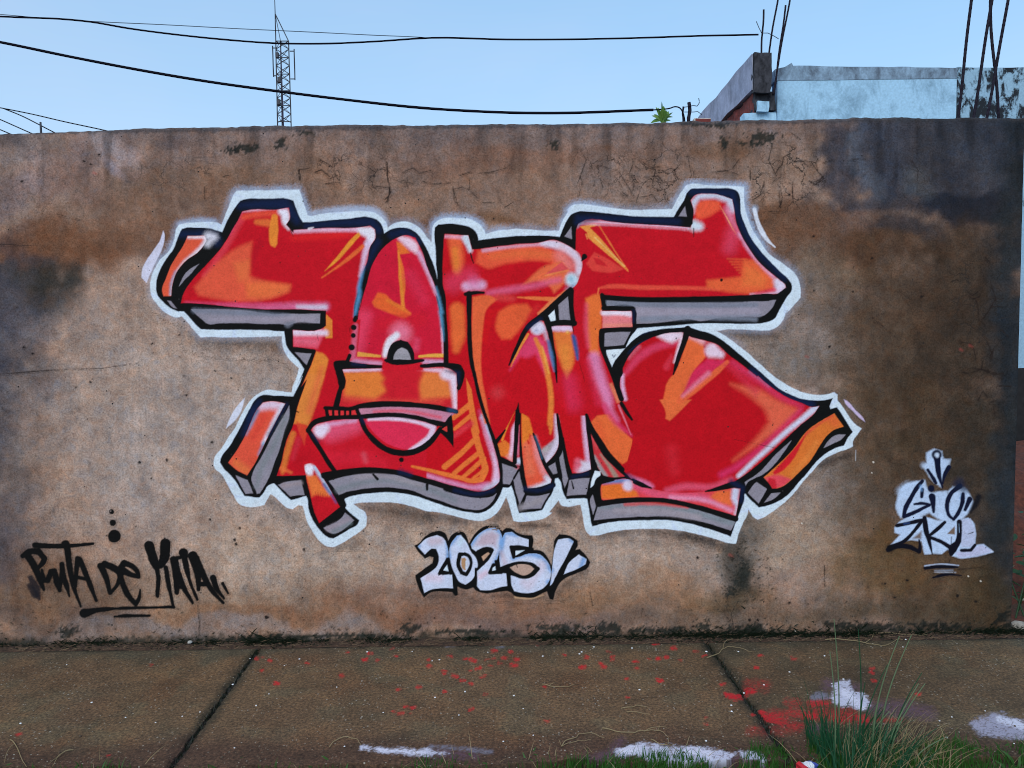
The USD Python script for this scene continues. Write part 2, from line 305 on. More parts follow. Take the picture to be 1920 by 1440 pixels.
HALO = """A 1040,100 1700,88 1790,360 B 215,362 350,346 640,318 830,318 930,335 1000,390 1040,440 1060,485 1100,455 1200,425 1300,435 1400,500 1470,590 1520,645 1525,560 1545,450 1600,405 1730,385 1850,392
C 430,110 540,155 600,220 625,275 740,240 900,225 1060,222 1230,240 1400,240 1410,200 1440,130 1500,40 D 130,300 190,250 260,240 400,250 600,280 780,300 1000,298 1240,290 1290,200 1350,100 1400,40 1480,25
E 500,40 650,45 880,55 880,250 900,330 930,430 990,560 1060,660 1150,780 1300,880 1400,960 1460,1060 1475,1150 1475,1230 1420,1290 1370,1320 1320,1400
J 1090,150 1030,195 985,250 950,330 910,390 850,430 770,450 690,450 500,440 300,445 240,455 330,500 450,590 600,710 720,820 830,920 1000,1030 1150,1100 1260,1130 1380,1130 1460,1115 1490,1105 1525,1130 1530,1195
R 1545,195 1640,330 1730,440 1785,470 1740,530 1690,600 1690,660 1620,690 1540,715 1450,760 1350,820 1280,900 1200,990 1100,1110 1000,1220 870,1330 760,1400 680,1435 640,1410 600,1350 578,1320
Q 1820,1000 1770,1130 1720,1260 1690,1350 1640,1350 1500,1310 1300,1255 1100,1215 900,1195 700,1195 500,1205 330,1235 220,1265 150,1262 110,1220 80,1120 60,1010 45,940
N 1635,1050 1460,1070 1420,1050 1395,1010 1350,1060 1300,1130 1335,1135 1260,1190 1100,1225 980,1235 920,1225 900,1160 870,1050 842,960 820,1010 770,1110 700,1180 600,1220 480,1215 300,1170 120,1130
M 1800,890 1650,845 1500,810 1350,800 1200,800 1090,805 1030,815 1090,865 1150,900 1170,940 1165,1050 1100,1110 980,1190 900,1240 820,1275 750,1265 670,1205 600,1110 540,1000 515,900 500,840 450,830 390,875 330,860 250,790 200,740 155,710 120,770 90,820
K 600,1390 500,1415 390,1405 340,1390 300,1340 250,1250 190,1140 140,1060 75,1010 60,940 75,880 140,800 210,690 290,570 350,450 410,340 460,270 540,210 640,175 750,185 890,205 900,140 930,50
F 1310,1020 1340,920 1360,850 1300,800 1240,730 1200,660 1180,580 1175,510 1100,515 900,520 600,525 400,520 315,525 250,450 180,360 120,300 60,310
A 300,1400 220,1330 150,1240 125,1150 130,1040 170,930 230,830 320,740 380,610 400,500 430,455 560,435 780,430 840,440 880,460 930,330 980,200 1020,120"""
SIL = """A 1080,205 1130,190 1350,185 1600,190 1640,205 1670,290 1700,370 1740,430 B 175,432 420,415 640,395 860,380 940,405 990,460 1015,520 1020,550 1060,525 1130,495 1220,488 1310,510 1400,590 1450,680 1500,780 1540,880 1575,990 1582,1030
1570,900 1560,700 1550,560 1555,490 1590,455 1740,450 1880,470 C 440,195 510,240 540,290 550,340 650,325 800,308 1000,295 1200,292 1330,297 1410,305 1430,250 1480,140 1530,70 1600,38 1700,35
D 300,318 420,325 600,345 760,362 1000,375 1260,375 1300,300 1370,200 1410,110 1440,85 1520,75 E 600,75 750,80 800,105 830,170 835,260 840,330 880,450 960,620 1050,740 1150,850 1250,950 1340,1030 1385,1110 1380,1150 1330,1220 1290,1290 1220,1420
J 870,310 820,345 740,370 640,380 520,382 380,378 250,372 I 1240,606 1000,628 800,642 650,655 520,865 600,790 700,710 800,680 960,655 1100,650 1190,640 1250,660 1400,700 1520,760 1640,850 1780,970 1920,1090
J 800,970 900,1060 1030,1130 1150,1175 1280,1190 1400,1185 1475,1165 1440,1250 1450,1280 1510,1265 R 1520,245 1580,330 1640,430 1685,505 1640,560 1600,630 1590,650 1500,680 1400,740 1320,800 1260,870 1180,970 1080,1080 1000,1170 900,1240 800,1285 690,1310 640,1260 560,1175 545,1150
Q 1785,820 1780,880 1740,1000 1700,1110 1660,1220 1640,1280 1500,1225 1300,1165 1100,1120 900,1100 700,1105 500,1110 330,1130 170,1165 150,1080 130,960 115,880
N 1690,990 1600,985 1480,995 1445,930 1430,880 1420,820 1390,770 1360,775 1350,860 1320,940 1270,1020 1225,1110 1100,1130 980,1140 960,1080 940,990 915,900 895,850 870,870 810,870 780,940 730,1030 660,1100 560,1140 450,1130 300,1100 150,1050 0,1000
L 1200,1290 1050,1265 900,1260 750,1270 600,1290 500,1320 470,1345 M 950,860 1020,930 1095,990 1080,1030 980,1090 880,1150 820,1185 760,1170 690,1110 640,1050 590,960 555,850 545,760 530,735 440,760 370,775 310,720 240,650 190,600 160,610 130,625 80,700 40,745 0,748
K 480,1310 390,1300 350,1240 290,1140 240,1080 170,1010 125,940 140,890 220,780 300,650 390,480 450,360 500,280 560,235 700,235 830,240 905,245 950,150 1000,30
F 1340,1030 1390,920 1415,860 1370,790 1300,710 1250,650 1220,590 1205,500 1200,460 1050,450 700,440 450,440 320,435 250,370 200,310 140,250 90,250
A 430,1385 330,1340 250,1270 200,1200 185,1100 200,1000 240,910 300,810 360,730 400,640 430,560 460,505 520,490 640,490 760,500 850,530 885,540 940,420 1000,310 1050,240"""
T_FACE = """A 1100,320 1200,300 1450,300 1590,280 1600,400 1560,460 1640,545 B 60,515 400,495 740,490 870,470 920,510 925,600 870,690 840,850 800,950 760,1080 730,1200 700,1330 G 580,330 545,400 545,520 530,640 505,730 480,790 400,820 420,960 440,1060 400,1180 380,1260 275,1270 300,1370 190,1410 120,1440
K 1045,590 1060,640 1200,850 1330,1030 1210,1060 985,1080 730,1085 780,930 830,720 900,550 950,350 1050,60 F 1380,1050 1440,920 1500,780 1540,665 1530,650 1300,620 1295,445 1590,435 1645,400 1645,240 1300,225 1000,225 850,215 600,195 300,165 115,160 A 450,1290 480,1180 560,1060 700,900 830,760 920,640 1000,500 1060,400"""
A_FACE = """B 1165,595 1240,570 1350,600 1420,740 1470,900 1530,1040 1580,1180 1620,1320 G 1450,60 1490,250 1515,400 1530,550 1535,800 1300,815 900,820 540,790 545,720 590,650 600,500 620,370 640,260 660,130 B 740,1440 770,1320 800,1200 840,1070 880,920 950,780 1060,660"""
R_FACE = """C 190,275 440,290 480,440 540,435 800,400 1000,380 1180,370 1350,340 1500,400 1620,480 1650,600 1620,720 1590,800 1530,860 H 1350,60 1200,180 1090,290 1060,330 1130,350 1190,390 1220,395 1420,395 1440,470 1500,780 1560,1000 1580,1300 N 1690,120 1390,100 1370,80 1060,110 940,50 830,260 735,395 780,800 700,870 560,910 400,900 200,850 0,790 0,300 L 1690,410 1690,180 G 1740,1000 1740,850 1590,810 H 120,770 115,500 95,250 85,80 C 180,850 170,650 175,450"""
JAW = """L 130,600 160,560 300,510 640,480 1500,580 1690,300 1750,0 N 640,200 770,560 790,700 770,800 700,870 560,910 400,900 200,850 0,790 L 1200,1110 1050,1050 900,1010 700,1000 400,1030 220,740"""
C_FACE = """D 200,1150 225,640 230,500 250,450 330,410 600,430 900,455 1200,470 1440,490 1460,420 1470,300 1440,200 1480,150 1560,130 E 420,130 600,140 750,190 770,300 790,430 840,560 920,700 1010,830 1110,930 1220,1020 1310,1090 1320,1140 1270,1180 1100,1190 900,1205 500,1215 200,1222 0,1227
D 700,1215 500,1200 I 275,300 275,470 285,470 590,470 600,640 285,650 250,700 260,830 290,960 340,1080 390,1200 440,1330 480,1440 O 930,160 860,690 700,520 570,320 460,110 N 1560,100 H 1560,1000 1500,780 1440,400 1440,200 1450,0"""
BOWL = """I 470,1160 540,980 640,850 780,760 900,710 1000,690 1110,680 1180,730 1350,780 1500,830 1600,920 1760,1040 1920,1170 J 680,930 850,1070 1000,1160 1150,1220 1250,1260 1330,1250 R 1280,310 1150,420 1000,560 850,700 700,840 560,950 450,1020 300,1090 O 1300,940 1130,880 940,790 840,690 700,520 570,330 600,200 I 480,1440"""
BAR = """Q 265,740 280,700 560,670 640,710 800,770 1380,800 1640,760 1740,770 1720,900 1690,1060 1500,1020 1300,950 1100,905 900,870 700,865 500,880 290,890 255,870"""
FEET = ["N 830,260 940,50 935,200 910,600 770,540 735,410", "N 1000,80 1060,110 1120,260 1180,480 1240,650 1320,780 1310,840 1200,870 1060,890 1030,750 1005,500",
        "N 1060,60 1370,80 1385,250 1400,330 1380,470 1260,620 1200,470 1130,300 1070,150", "N 1390,100 1440,300 1480,500 1530,720 1650,710 1740,680 1720,500 1690,200 1680,110", "N 950,200 985,200 985,640 940,620"]
SERIF = "A 520,580 700,575 720,630 660,720 480,860 400,970 360,1080 345,1215 265,1215 250,1140 290,1030 350,880 430,750 480,670"
SERIF2 = "K 215,945 330,780 430,580 520,380 580,310 680,295 820,320 760,430 650,640 560,830 480,980 415,1080 300,1020"
FOOT = "M 510,400 600,380 640,430 720,560 800,690 890,850 670,1020 620,900 580,740 540,580"
JAWBAND = "G 465,860 880,850 1300,850 1600,855 1670,900 1680,1060 1680,1290 1400,1250 1100,1205 800,1205 640,1240 570,1260 430,1250 450,1150 480,1050 495,1020"
HAND = "R 730,1000 900,850 1050,700 1200,500 1350,390 1490,310 1590,450 1480,490 1400,560 1320,680 1220,830 1150,900 1050,1000 950,1080 830,1120 790,1060"
GREYS = ["F 215,225 560,225 850,245 1000,268 1300,272 1585,272 1580,375 1300,375 1245,398 1190,385 1000,380 750,370 500,375 400,380 330,330 260,270", "F 1315,680 1490,695 1440,815",
 "K 860,340 865,440 800,640 760,800 700,960 640,1120 550,1270 520,1275 490,1200 460,1120 470,1070 560,900 650,720 750,540", "K 290,1075 420,1130 480,1270 400,1275 340,1170", "K 740,1180 850,1145 985,1130 1025,1290 950,1290 870,1300 800,1230",
 "M 715,1070 900,970 945,910 1040,990 960,1060 850,1125 800,1130 760,1110", "L 320,1140 500,1090 700,1065 900,1065 1050,1080 1200,1130 1400,1180 1600,1240 1800,1290 1920,1310 N 200,910 400,960 560,980 700,960 740,930 700,1010 640,1070 560,1105 450,1100 300,1065 150,1010 0,965 L 1200,1240 1000,1210 800,1210 600,1235 480,1265 430,1290 380,1220",
 "N 790,610 920,655 975,660 910,780 880,835 810,830", "N 980,700 1000,800 1040,930 985,1050 950,930 920,790", "N 1060,955 1150,960 1300,930 1240,1030 1210,1090 1010,1100", "N 1280,650 1360,600 1385,730 1330,760", "N 1400,540 1440,470 1470,600 1500,770 1460,880 1430,760",
 "N 1510,790 1600,775 1725,770 1690,945 1600,945 1480,960", "Q 150,880 175,830 210,940 180,1040", "Q 230,955 500,920 800,920 1000,940 1200,975 1400,1020 1550,1065 1690,1115 1640,1215 1500,1165 1300,1110 1100,1075 900,1060 700,1065 500,1075 190,1100",
 "R 1035,600 930,760 830,880 720,970 650,1000 560,1090 545,1040 700,930 830,790 930,690", "R 575,1150 660,1030 780,1110 690,1265", "R 920,1150 860,1210 740,1260 810,1155", "R 1380,675 1430,600 1500,540 1610,535 1560,590 1480,630",
 "I 325,360 700,380 1100,380 1500,380 1920,370 J 500,150 875,125 840,200 800,250 750,290 600,300 300,310 0,340 I 1240,565 1000,580 800,600 640,605 635,440 600,418 330,415", "I 305,695 580,690 510,830 300,845", "C 1460,300 1530,200 1540,330", "D 1310,370 1385,255 1400,375", "H 1280,180 1380,95 1410,340 1290,340",
 "A 300,1260 340,1265 410,1350 370,1340", "A 430,1110 480,1000 560,920 640,875 560,970 490,1040"]

def paint_mural():
    c = Canvas(262, 334, 1622, 1034, 1.25, 1)
    # soft black spray under the outline
    for st, sf, op in [("F 260,530,60 500,585,80 850,580,90 1120,600,60", 24, .62), ("J 300,480,30 560,490,60 860,500,40", 16, .65), ("M 1200,860,50 1450,900,90 1800,960,100", 22, .6), ("M 150,790,60 330,900,50 420,980,60", 16, .4), ("M 880,1290,50 1100,1220,60", 18, .45),
                       ("N 0,1160,50 200,1200,60 420,1240,50", 16, .5), ("N 760,1180,90 870,1120,100", 18, .5), ("N 1000,1270,60 1300,1270,40", 10, .75), ("N 1420,1120,110 1500,1140,110", 16, .6), ("O 600,1370,50 1000,1330,40 1400,1370,60 1800,1430,60", 14, .55), ("Q 1150,1260,50 1350,1320,80 1560,1380,60", 14, .62),
                       ("R 1350,860,60 1500,800,50 1650,755,30", 12, .7), ("R 1100,1160,40 1200,1180,30", 10, .35), ("X 470,905,14 440,890,10", 8, .3)]:
        c.line(st, OVERSPRAY, sf, min(.9, op * 1.3), gr=1.1)
    # soft white-blue mist outside the crisp white line
    P, _ = smooth_line(trace(HALO)[0]); w, d = c.sd_poly(P, 26)
    up_ = np.clip((720 - c.Y[w]) / 260, .02, 1) * (.55 + .9 * sstep(.4, .62, fbm2(c.X[w], c.Y[w], .012, 3, 21)))
    c.put(w, np.clip(.62 * up_ * (1 - sstep(-2, 15, d + (c.grain[w] - .5) * 14)), 0, 1), (150, 176, 214), clip=False)
    c.line("B 200,340,20 640,290,50 850,300,60 980,350,60 1050,440,30", (160, 178, 210), 7, .8)
    c.line("A 430,450,30 600,420,30 800,415,30", (160, 185, 225), 6, .6)
    w, d = c.sd_poly(P, 6); c.put(w, c.alpha(w, d, 1.0, .97, .5, 0), WHITE); halo = np.zeros_like(c.a); halo[w] = c.alpha(w, d, 1.0, 1, .5, 0)
    # brush streaks in the white
    c.clip = halo
    for k in range(90):
        r_ = np.random.RandomState(k); q = P[r_.randint(len(P))]; a = r_.uniform(0, 6.28)
        c.line(f"X {q[0]},{q[1]},{r_.uniform(2,7)} {q[0]+18*np.cos(a)},{q[1]+18*np.sin(a)},2", (168, 188, 222) if k % 2 else (212, 222, 248), 4, .35)
    c.clip = None
    P2, _ = smooth_line(trace(SIL)[0]); w, d = c.sd_poly(P2, 6); sil = np.zeros_like(c.a); sil[w] = c.alpha(w, d, 1.0, 1, .4, 0); c.put(w, sil[w], BLACK)
    # bluish haze where white was sprayed into wet black
    c.clip = sil
    for st in ["A 1080,260,60 1250,245,80 1560,240,120 1680,420,70", "B 200,470,60 600,440,70 880,430,90 960,520,70", "B 950,640,60 830,900,50", "B 1100,560,60 1250,530,70 1380,640,60", "D 250,390,60 700,400,50 1300,430,60", "E 330,110,70 740,130,90 830,400,60 960,660,50 1300,1020,60", "K 480,380,80 420,560,60 380,650,50", "J 620,880,60 900,1110,60 1240,1230,80", "I 560,870,60 760,720,60 1000,680,50", "A 420,560,60 800,560,90 830,640,90"]:
        c.line(st, NAVY, 9, .95)
    for st in GREYS: c.poly(st, GREY, .9, 1)
    g = [("F 250,240,45 800,265,55 1100,285,40 1250,290,20", BLUEGREY, 5), ("F 420,330,30 900,330,60 1500,330,60", (150, 146, 166), 5), ("F 1240,390,60 1300,360,30", (112, 120, 140), 4), ("I 330,385,50 900,405,60 1900,410,60", BLUEGREY, 4), ("I 660,480,90 1300,490,90 1900,480,100 J 400,250,80", (152, 150, 172), 4), ("I 700,555,60 1300,535,50 1900,560,40 J 300,300,30 700,290,20", (120, 132, 154), 4),
         ("K 820,470,50 700,760,60 560,1020,50 520,1200,40", (118, 130, 140), 7), ("L 420,1230,60 700,1150,50 900,1130,50 1200,1180,50 1500,1270,60 N 300,1000,50", (116, 128, 140), 6), ("L 600,1100,40 900,1090,40 1300,1190,40", (150, 146, 158), 6), ("Q 260,965,40 700,960,50 1100,990,50 1650,1130,60", (112, 130, 142), 5), ("Q 420,1000,60 900,1010,80 1300,1070,60", (152, 148, 162), 5), ("Q 520,935,35 850,925,40 1180,968,25", (196, 70, 70), 3),
         ("N 1000,1080,60 1200,1000,60", (150, 148, 160), 5), ("M 760,1080,40 980,980,40", (148, 140, 156), 5), ("M 820,1110,30 1000,1020,30", (110, 126, 136), 5), ("K 800,1190,40 980,1160,40", (150, 140, 150), 5)]
    for st, col, sf in g: c.line(st, col, sf, .75)
    c.clip = None
    faces = np.zeros_like(c.a)
    for st, col in [(T_FACE, RED), (A_FACE, (196, 24, 54)), (JAW, (192, 20, 40)), (R_FACE, (188, 14, 30)), (C_FACE, RED), (BOWL, (180, 10, 28)), (BAR, (208, 62, 74)), (SERIF, (214, 88, 62)), (SERIF2, (212, 82, 62)), (FOOT, (190, 20, 36)), (JAWBAND, (196, 34, 46)), (HAND, (206, 112, 48)), ("O 485,280 560,420 650,560 750,660 860,755 700,765 640,755 590,690 540,600 510,480", (190, 50, 60))] + [(f, (190, 16, 28)) for f in FEET]:
        w, al = c.poly(st, col, .9, 1, .3); faces[w] = np.maximum(faces[w], al)
    c.clip = np.minimum(1, faces)
    def clipped(st):
        P, _ = smooth_line(trace(st)[0]); w, d = c.sd_poly(P, 4); m = np.zeros_like(c.a); m[w] = 1 - sstep(-1, 1, d); return m
    full = c.clip
    L, Pq = c.line, c.poly
    # --- T
    c.clip = full * clipped(T_FACE)
    L("A 1090,400,60 950,640,70 820,840,70 700,1000,50", (214, 66, 84), 6, .7); Pq("A 590,1120 900,800 1050,700 1200,640 1170,1000 1400,1075 1600,1100 1600,1160 1400,1240 1000,1270 640,1210", (218, 92, 66), 6, .85); Pq("A 1000,860 1180,830 1170,1050 1060,1060", (222, 116, 66), 8, .6)
    Pq("A 1130,1070 1350,1065 1600,1100 1580,1170 1380,1230 1150,1230", (222, 112, 62), 7, .75); L("A 1110,380,50 1290,345,70 1450,340,60", (224, 82, 60), 5, .8); L("A 1250,430,50 1370,440,80", (214, 112, 56), 4, .8); L("A 1440,380,70 1430,520,100 1430,650,80 1440,690,20", (222, 134, 52), 2, .95)
    Pq("A 1280,580 1320,640 1250,800 1200,950 1190,830", (170, 14, 34), 5, .7); L("B 60,600,60 500,570,70 730,560,40", (214, 34, 38), 8, .8)
    L("A 1500,320,50 1550,340,90 1565,430,80 1590,490,40", LITE, 5, .95); L("A 1100,310,25 1350,290,25 1560,280,30", LILAC, 4, .8); L("A 1080,330,20 960,560,20", (196, 96, 160), 4, .6)
    L("B 60,528,40 400,512,44 740,506,50", LILAC, 4.5, .85); L("B 780,520,80 870,545,120 880,610,90 850,670,60", LITE, 5, .97); L("B 850,660,70 820,760,55 790,900,40 770,1000,30", (214, 196, 232), 5, .9); L("B 812,900,6 778,1010,30 752,1130,40 G 642,60,42 616,180,42 594,300,24", (78, 140, 190), 4, .95, clip=False)
    Pq("B 390,950 550,760 690,590 750,540 770,570 640,720 520,850", (222, 146, 52), 1.6, .95); L("B 360,1020,8 560,880,30 700,770,45 790,690,40", (222, 104, 52), 2, .9); L("B 560,800,8 680,690,12", (190, 40, 40), 3, .5)
    L("F 500,200,40 900,215,60 1300,195,80 1640,195,80", (204, 110, 160), 7, .75); L("F 1350,200,40 1630,205,55", (196, 196, 226), 5, .9); L("A 500,1290,30 1000,1300,30 1500,1310,40", (206, 80, 130), 5, .6)
    Pq("F 1540,670 1620,700 1670,760 1650,850 1600,1000 1540,1150 1490,1300 1440,1440 1250,1440 1350,1150 1480,820", AMBER, 3, .95); Pq("K 1060,0 1230,20 1160,280 1060,560 960,500 920,490 960,350", (214, 130, 62), 4, .9); L("F 1600,850,40 1540,1050,50 1470,1300,60", (216, 80, 66), 8, .5)
    Pq("K 930,500 1060,580 1020,760 960,620", (206, 70, 46), 2.5, .8); L("K 900,640,60 840,820,70 800,1000,60 790,1050,30", (206, 116, 52), 4, .9); L("K 960,700,60 900,900,40", (196, 50, 70), 6, .6); L("K 760,1000,40 880,1050,30", (220, 110, 60), 3, .7)
    Pq("F 1650,280 1710,340 1715,530 1640,535 1625,430", AMBER, 1.2, .95); Pq("F 1290,440 1590,435 1630,480 1560,640 1300,625", (218, 80, 108), 4, .98); L("F 1310,470,70 1640,475,60", (226, 206, 232), 5, .97); L("F 1330,560,40 1530,570,50", (220, 110, 140), 7, .7)
    # --- serif blocks
    c.clip = full * clipped(SERIF); L("A 530,590,30 700,590,30", LITE, 4, .9); L("A 760,590,110 700,670,60 600,770,45 500,855,45 410,980,40 365,1090,30 345,1200,20", LITE, 5, .95); L("A 390,960,30 350,1080,30 335,1200,18", CYAN, 4, .6)
    c.line("A 740,580,80 800,590,60 730,660,60", LITE, 8, .85, clip=False)
    c.clip = full * clipped(SERIF2); L("K 560,350,80 700,330,100 790,350,60", (210, 196, 226), 8, .95); L("K 520,400,40 450,540,40 400,640,30", CYAN, 5, .9); L("K 800,340,60 700,520,50 640,640,45 590,740,40", (206, 214, 240), 5, .95); L("K 590,740,35 540,860,30", CYAN, 4, .8); L("K 600,450,60 480,680,60", (206, 60, 54), 8, .6); L("K 300,950,80 400,1030,90", (216, 116, 66), 8, .8)
    c.clip = full * clipped(FOOT); L("M 560,450,110 570,500,60", LITE, 4, .95); Pq("M 530,510 640,520 720,640 800,740 700,730 640,720 590,740", (222, 116, 58), 4, .95); L("M 630,430,45 720,570,50 790,690,45", (170, 200, 232), 4, .95); L("M 720,610,25 800,720,25 850,800,20", (30, 84, 150), 4, .9)
    for k in range(7): L(f"M {630+k*26},{690+k*6},4 {650+k*22},{790},3", (150, 10, 24), 1, .7)
    # --- A
    c.clip = full * clipped(A_FACE)
    L("G 700,300,150 640,600,140 640,700,80", (216, 62, 98), 12, .85); Pq("G 840,50 920,70 1000,150 1100,200 1185,290 1120,325 1000,280 800,200 780,150", (222, 98, 46), 3, .95); Pq("B 1150,640 1210,650 1290,760 1180,775 1220,900 1245,1100 1220,1300 1180,1100 1170,800", (220, 112, 46), 2, .9); L("B 1170,740,18 1190,1000,26 1220,1340,40", (226, 134, 52), 2, .9)
    L("B 1050,1260,30 1200,1340,40 1290,1400,30", (224, 116, 48), 2.5, .9); L("B 1300,1000,120 1440,1250,110", (206, 44, 78), 12, .8); L("G 900,380,160 1300,330,140", (200, 26, 46), 10, .6)
    L("B 1190,600,50 1260,640,90 1330,690,100 1360,740,50", (220, 198, 222), 5, .97); L("B 1390,760,45 1470,930,50 1540,1100,42 1570,1190,30", (206, 172, 210), 4.5, .9); L("B 1566,1120,6 1592,1220,30 1628,1390,36 G 1500,250,34 1520,420,26 1530,560,8", CYAN, 4, .95, clip=False); L("G 1520,430,20 1530,700,16", LILAC, 3, .8)
    L("G 1080,480,210", (226, 122, 156), 13, .85); L("G 1040,500,70 970,560,75 930,640,65 915,710,50", (224, 226, 246), 4, .97); L("G 1240,640,60 1250,560,60", (220, 80, 120), 8, .7)
    L("G 630,700,50 860,722,24", (230, 160, 72), 1.5, .97); L("G 1280,725,20 1400,715,34 1530,715,40", (232, 170, 74), 1.5, .97); L("G 560,775,50 860,800,46", (204, 150, 190), 5, .95); L("G 1330,780,40 1535,790,50", (200, 168, 208), 5, .95); L("G 575,500,60 560,700,40", (210, 120, 160), 5, .6)
    # --- face band, strip, lower jaw
    c.clip = np.maximum(full * clipped(JAWBAND), 0)
    Pq("G 470,880 850,880 920,950 880,1000 920,1090 800,1190 490,1150 480,1050", (220, 126, 56), 7, .95); Pq("G 1300,880 1500,900 1600,1000 1630,1150 1300,1190 1270,1000", (220, 124, 62), 8, .95); L("G 500,1170,60 900,1190,40 1500,1200,60", (212, 72, 62), 7, .7)
    L("G 470,872,36 880,862,26", (222, 198, 230), 3.5, .95); L("G 1260,862,22 1500,872,36", (220, 190, 220), 3.5, .9); L("G 1560,910,120 1640,950,90 1650,1100,60 1660,1260,40", (228, 212, 238), 6, .97); Pq("G 900,800 1300,810 1320,900 1280,1000 1260,1180 960,1170 930,1000 880,900", (196, 26, 44), 7, .9)
    c.clip = None
    c.poly("G 890,790 1300,800 1320,870 880,870", (198, 22, 42), 2, 1)
    c.poly("G 535,335 655,335 645,500 620,720 560,770 490,775 505,700 530,560 545,420", RED, 1.2, 1); c.line("G 605,400,50 590,560,56 572,740,60", (206, 112, 150), 4, .7); c.line("G 596,340,50 604,310,40", BLACK)
    c.poly("G 640,1280 900,1260 1200,1265 1500,1300 1650,1330 1560,1420 1300,1370 1000,1330 800,1330 650,1350", (186, 128, 158), 1, 1); c.line("G 800,1310,30 1100,1300,30 1500,1370,30", (214, 76, 100), 4, .8)
    c.poly("G 300,1290 620,1290 640,1370 310,1380", (212, 50, 56), 1, 1)
    c.poly("L 700,495 850,475 1000,470 1200,490 1400,530 1460,560 1440,640 1350,740 1200,810 1100,800 950,750 830,660 750,570", (212, 44, 82), 1, 1)
    c.line("L 740,490,18 1000,482,34 1300,530,34 1425,575,60 1400,650,60 1300,740,45 1180,812,28", (216, 200, 232), 3, .97)
    c.clip = full * clipped(JAW)
    L("L 350,610,200 600,560,120", (218, 84, 122), 16, .85); L("L 300,545,40 600,500,34", (208, 160, 204), 5, .9); L("L 230,610,140 280,580,90", (222, 214, 242), 6, .97); L("L 300,900,160 700,900,140 900,960,90", (206, 34, 58), 12, .6); L("L 690,860,50 710,930,40", (206, 90, 110), 6, .6)
    OL = (220, 116, 54)
    L("L 1800,0,60 1810,200,52 1840,420,60 1880,620,66 N 500,250,62 545,420,60 590,560,62 620,680,70 580,780,62 480,800,48 350,765,44 200,730,44 L 1400,1030,40 1200,985,22", OL, 1.4, .97)
    for st in ["L 1640,470,50 1800,340,60", "L 1650,590,40 1820,450,46", "N 190,650,60 350,520,55 520,350,50", "N 290,720,45 420,610,50 570,490,50", "N 380,765,40 500,660,46 610,560,40", "N 490,770,26 570,710,30 630,650,40"]: L(st, OL, 1.6, .95)
    L("N 280,330,50 470,190,60", (214, 60, 74), 4, .7)
    RF = np.clip(clipped(R_FACE) + sum(clipped(f) for f in FEET), 0, 1); c.clip = full * RF
    L("N 590,130,40 650,330,50 700,500,50 735,650,50 740,800,90", (216, 190, 226), 5, .92); L("N 560,60,30 620,260,30 690,480,30", (206, 80, 130), 5, .6); L("N 0,740,46 300,830,46 500,870,50 640,850,70", (206, 140, 188), 5, .92); L("N 620,900,60 740,820,60", (190, 205, 236), 6, .8)
    c.line("N 590,110,30 640,220,30 690,350,30", (150, 190, 225), 4, .8)
    # --- R
    L("C 300,340,140 330,560,130 330,680,70", (222, 98, 60), 7, .95); L("C 300,450,70 320,650,60", (220, 128, 54), 6, .8); L("H 210,230,150 220,500,150 200,650,80", (220, 104, 54), 6, .95); L("C 280,800,190 450,700,150", (206, 54, 88), 14, .8); L("C 200,300,30 400,310,40", (220, 160, 190), 4, .9); L("C 420,320,90 450,400,60 460,450,40", (196, 216, 238), 5, .97)
    Pq("C 540,455 800,420 1200,395 1320,440 1500,520 1450,620 1200,560 1050,560 800,600 650,640 520,580", (222, 88, 60), 5, .95); L("C 600,450,40 900,410,34 1200,385,34", (210, 160, 190), 3.5, .85); L("C 700,510,70 1100,480,90 1300,500,70", (222, 108, 62), 9, .7)
    L("C 1230,370,60 1400,400,90 1520,460,90 1600,560,80 1610,680,60", (210, 206, 232), 5, .97); L("C 1420,500,130 1500,600,160 1480,690,90", (224, 130, 130), 12, .75); Pq("C 1010,820 1240,620 1430,560 1500,650 1480,760 1350,900 1300,830 1200,780", (222, 108, 70), 4, .9); Pq("C 1260,700 1430,570 1505,650", (206, 74, 84), 1.5, .95); L("C 1255,715,14 1500,660,12", (224, 130, 80), 1.5, .9)
    L("C 650,900,50 850,870,70 1100,830,60 1400,760,60", (208, 92, 132), 7, .85); L("C 420,830,90 580,815,90", (208, 170, 214), 7, .92); L("C 500,780,120", (206, 100, 150), 9, .6); L("C 1540,760,140", (186, 218, 240), 6, .97); L("C 1530,755,50", (120, 170, 200), 5, .7); L("C 1500,870,60 1560,830,60", (110, 160, 200), 6, .6)
    Pq("H 375,95 550,80 640,120 520,230 490,400 470,600 460,800 480,1000 520,1200 560,1440 500,1440 430,1130 380,850 362,500", (221, 100, 60), 2.5, .97); Pq("H 650,250 780,180 950,170 1000,230 900,400 780,540 680,540 620,430", (221, 92, 54), 5, .97); Pq("H 540,230 680,215 600,300 560,440 520,600 480,560 500,350", (196, 18, 26), 4, .8); L("H 850,98,16 1050,110,36 1220,120,46", (224, 116, 64), 1.5, .95); L("H 1080,270,40 1200,165,50 1370,40,46", (224, 126, 80), 2.5, .97); L("H 640,100,70 800,110,50", (206, 70, 70), 7, .7); L("H 980,300,60 1060,200,50", (206, 50, 50), 6, .5)
    # --- N and W strokes
    Pq("H 980,500 1060,490 1150,560 1190,780 1150,930 1040,700 950,740 880,720 770,870 830,720", (212, 62, 108), 6, .92); L("H 960,490,24 880,620,26 820,740,16 780,830,8", (232, 140, 62), 1.5, .97); L("H 1040,540,40 1110,690,56 1170,920,56 1205,1180,54 1190,1440,46 N 1320,200,40 1310,300,12", (222, 128, 58), 3, .95); L("H 1110,620,14 1180,900,16", (232, 170, 80), 2.5, .8)
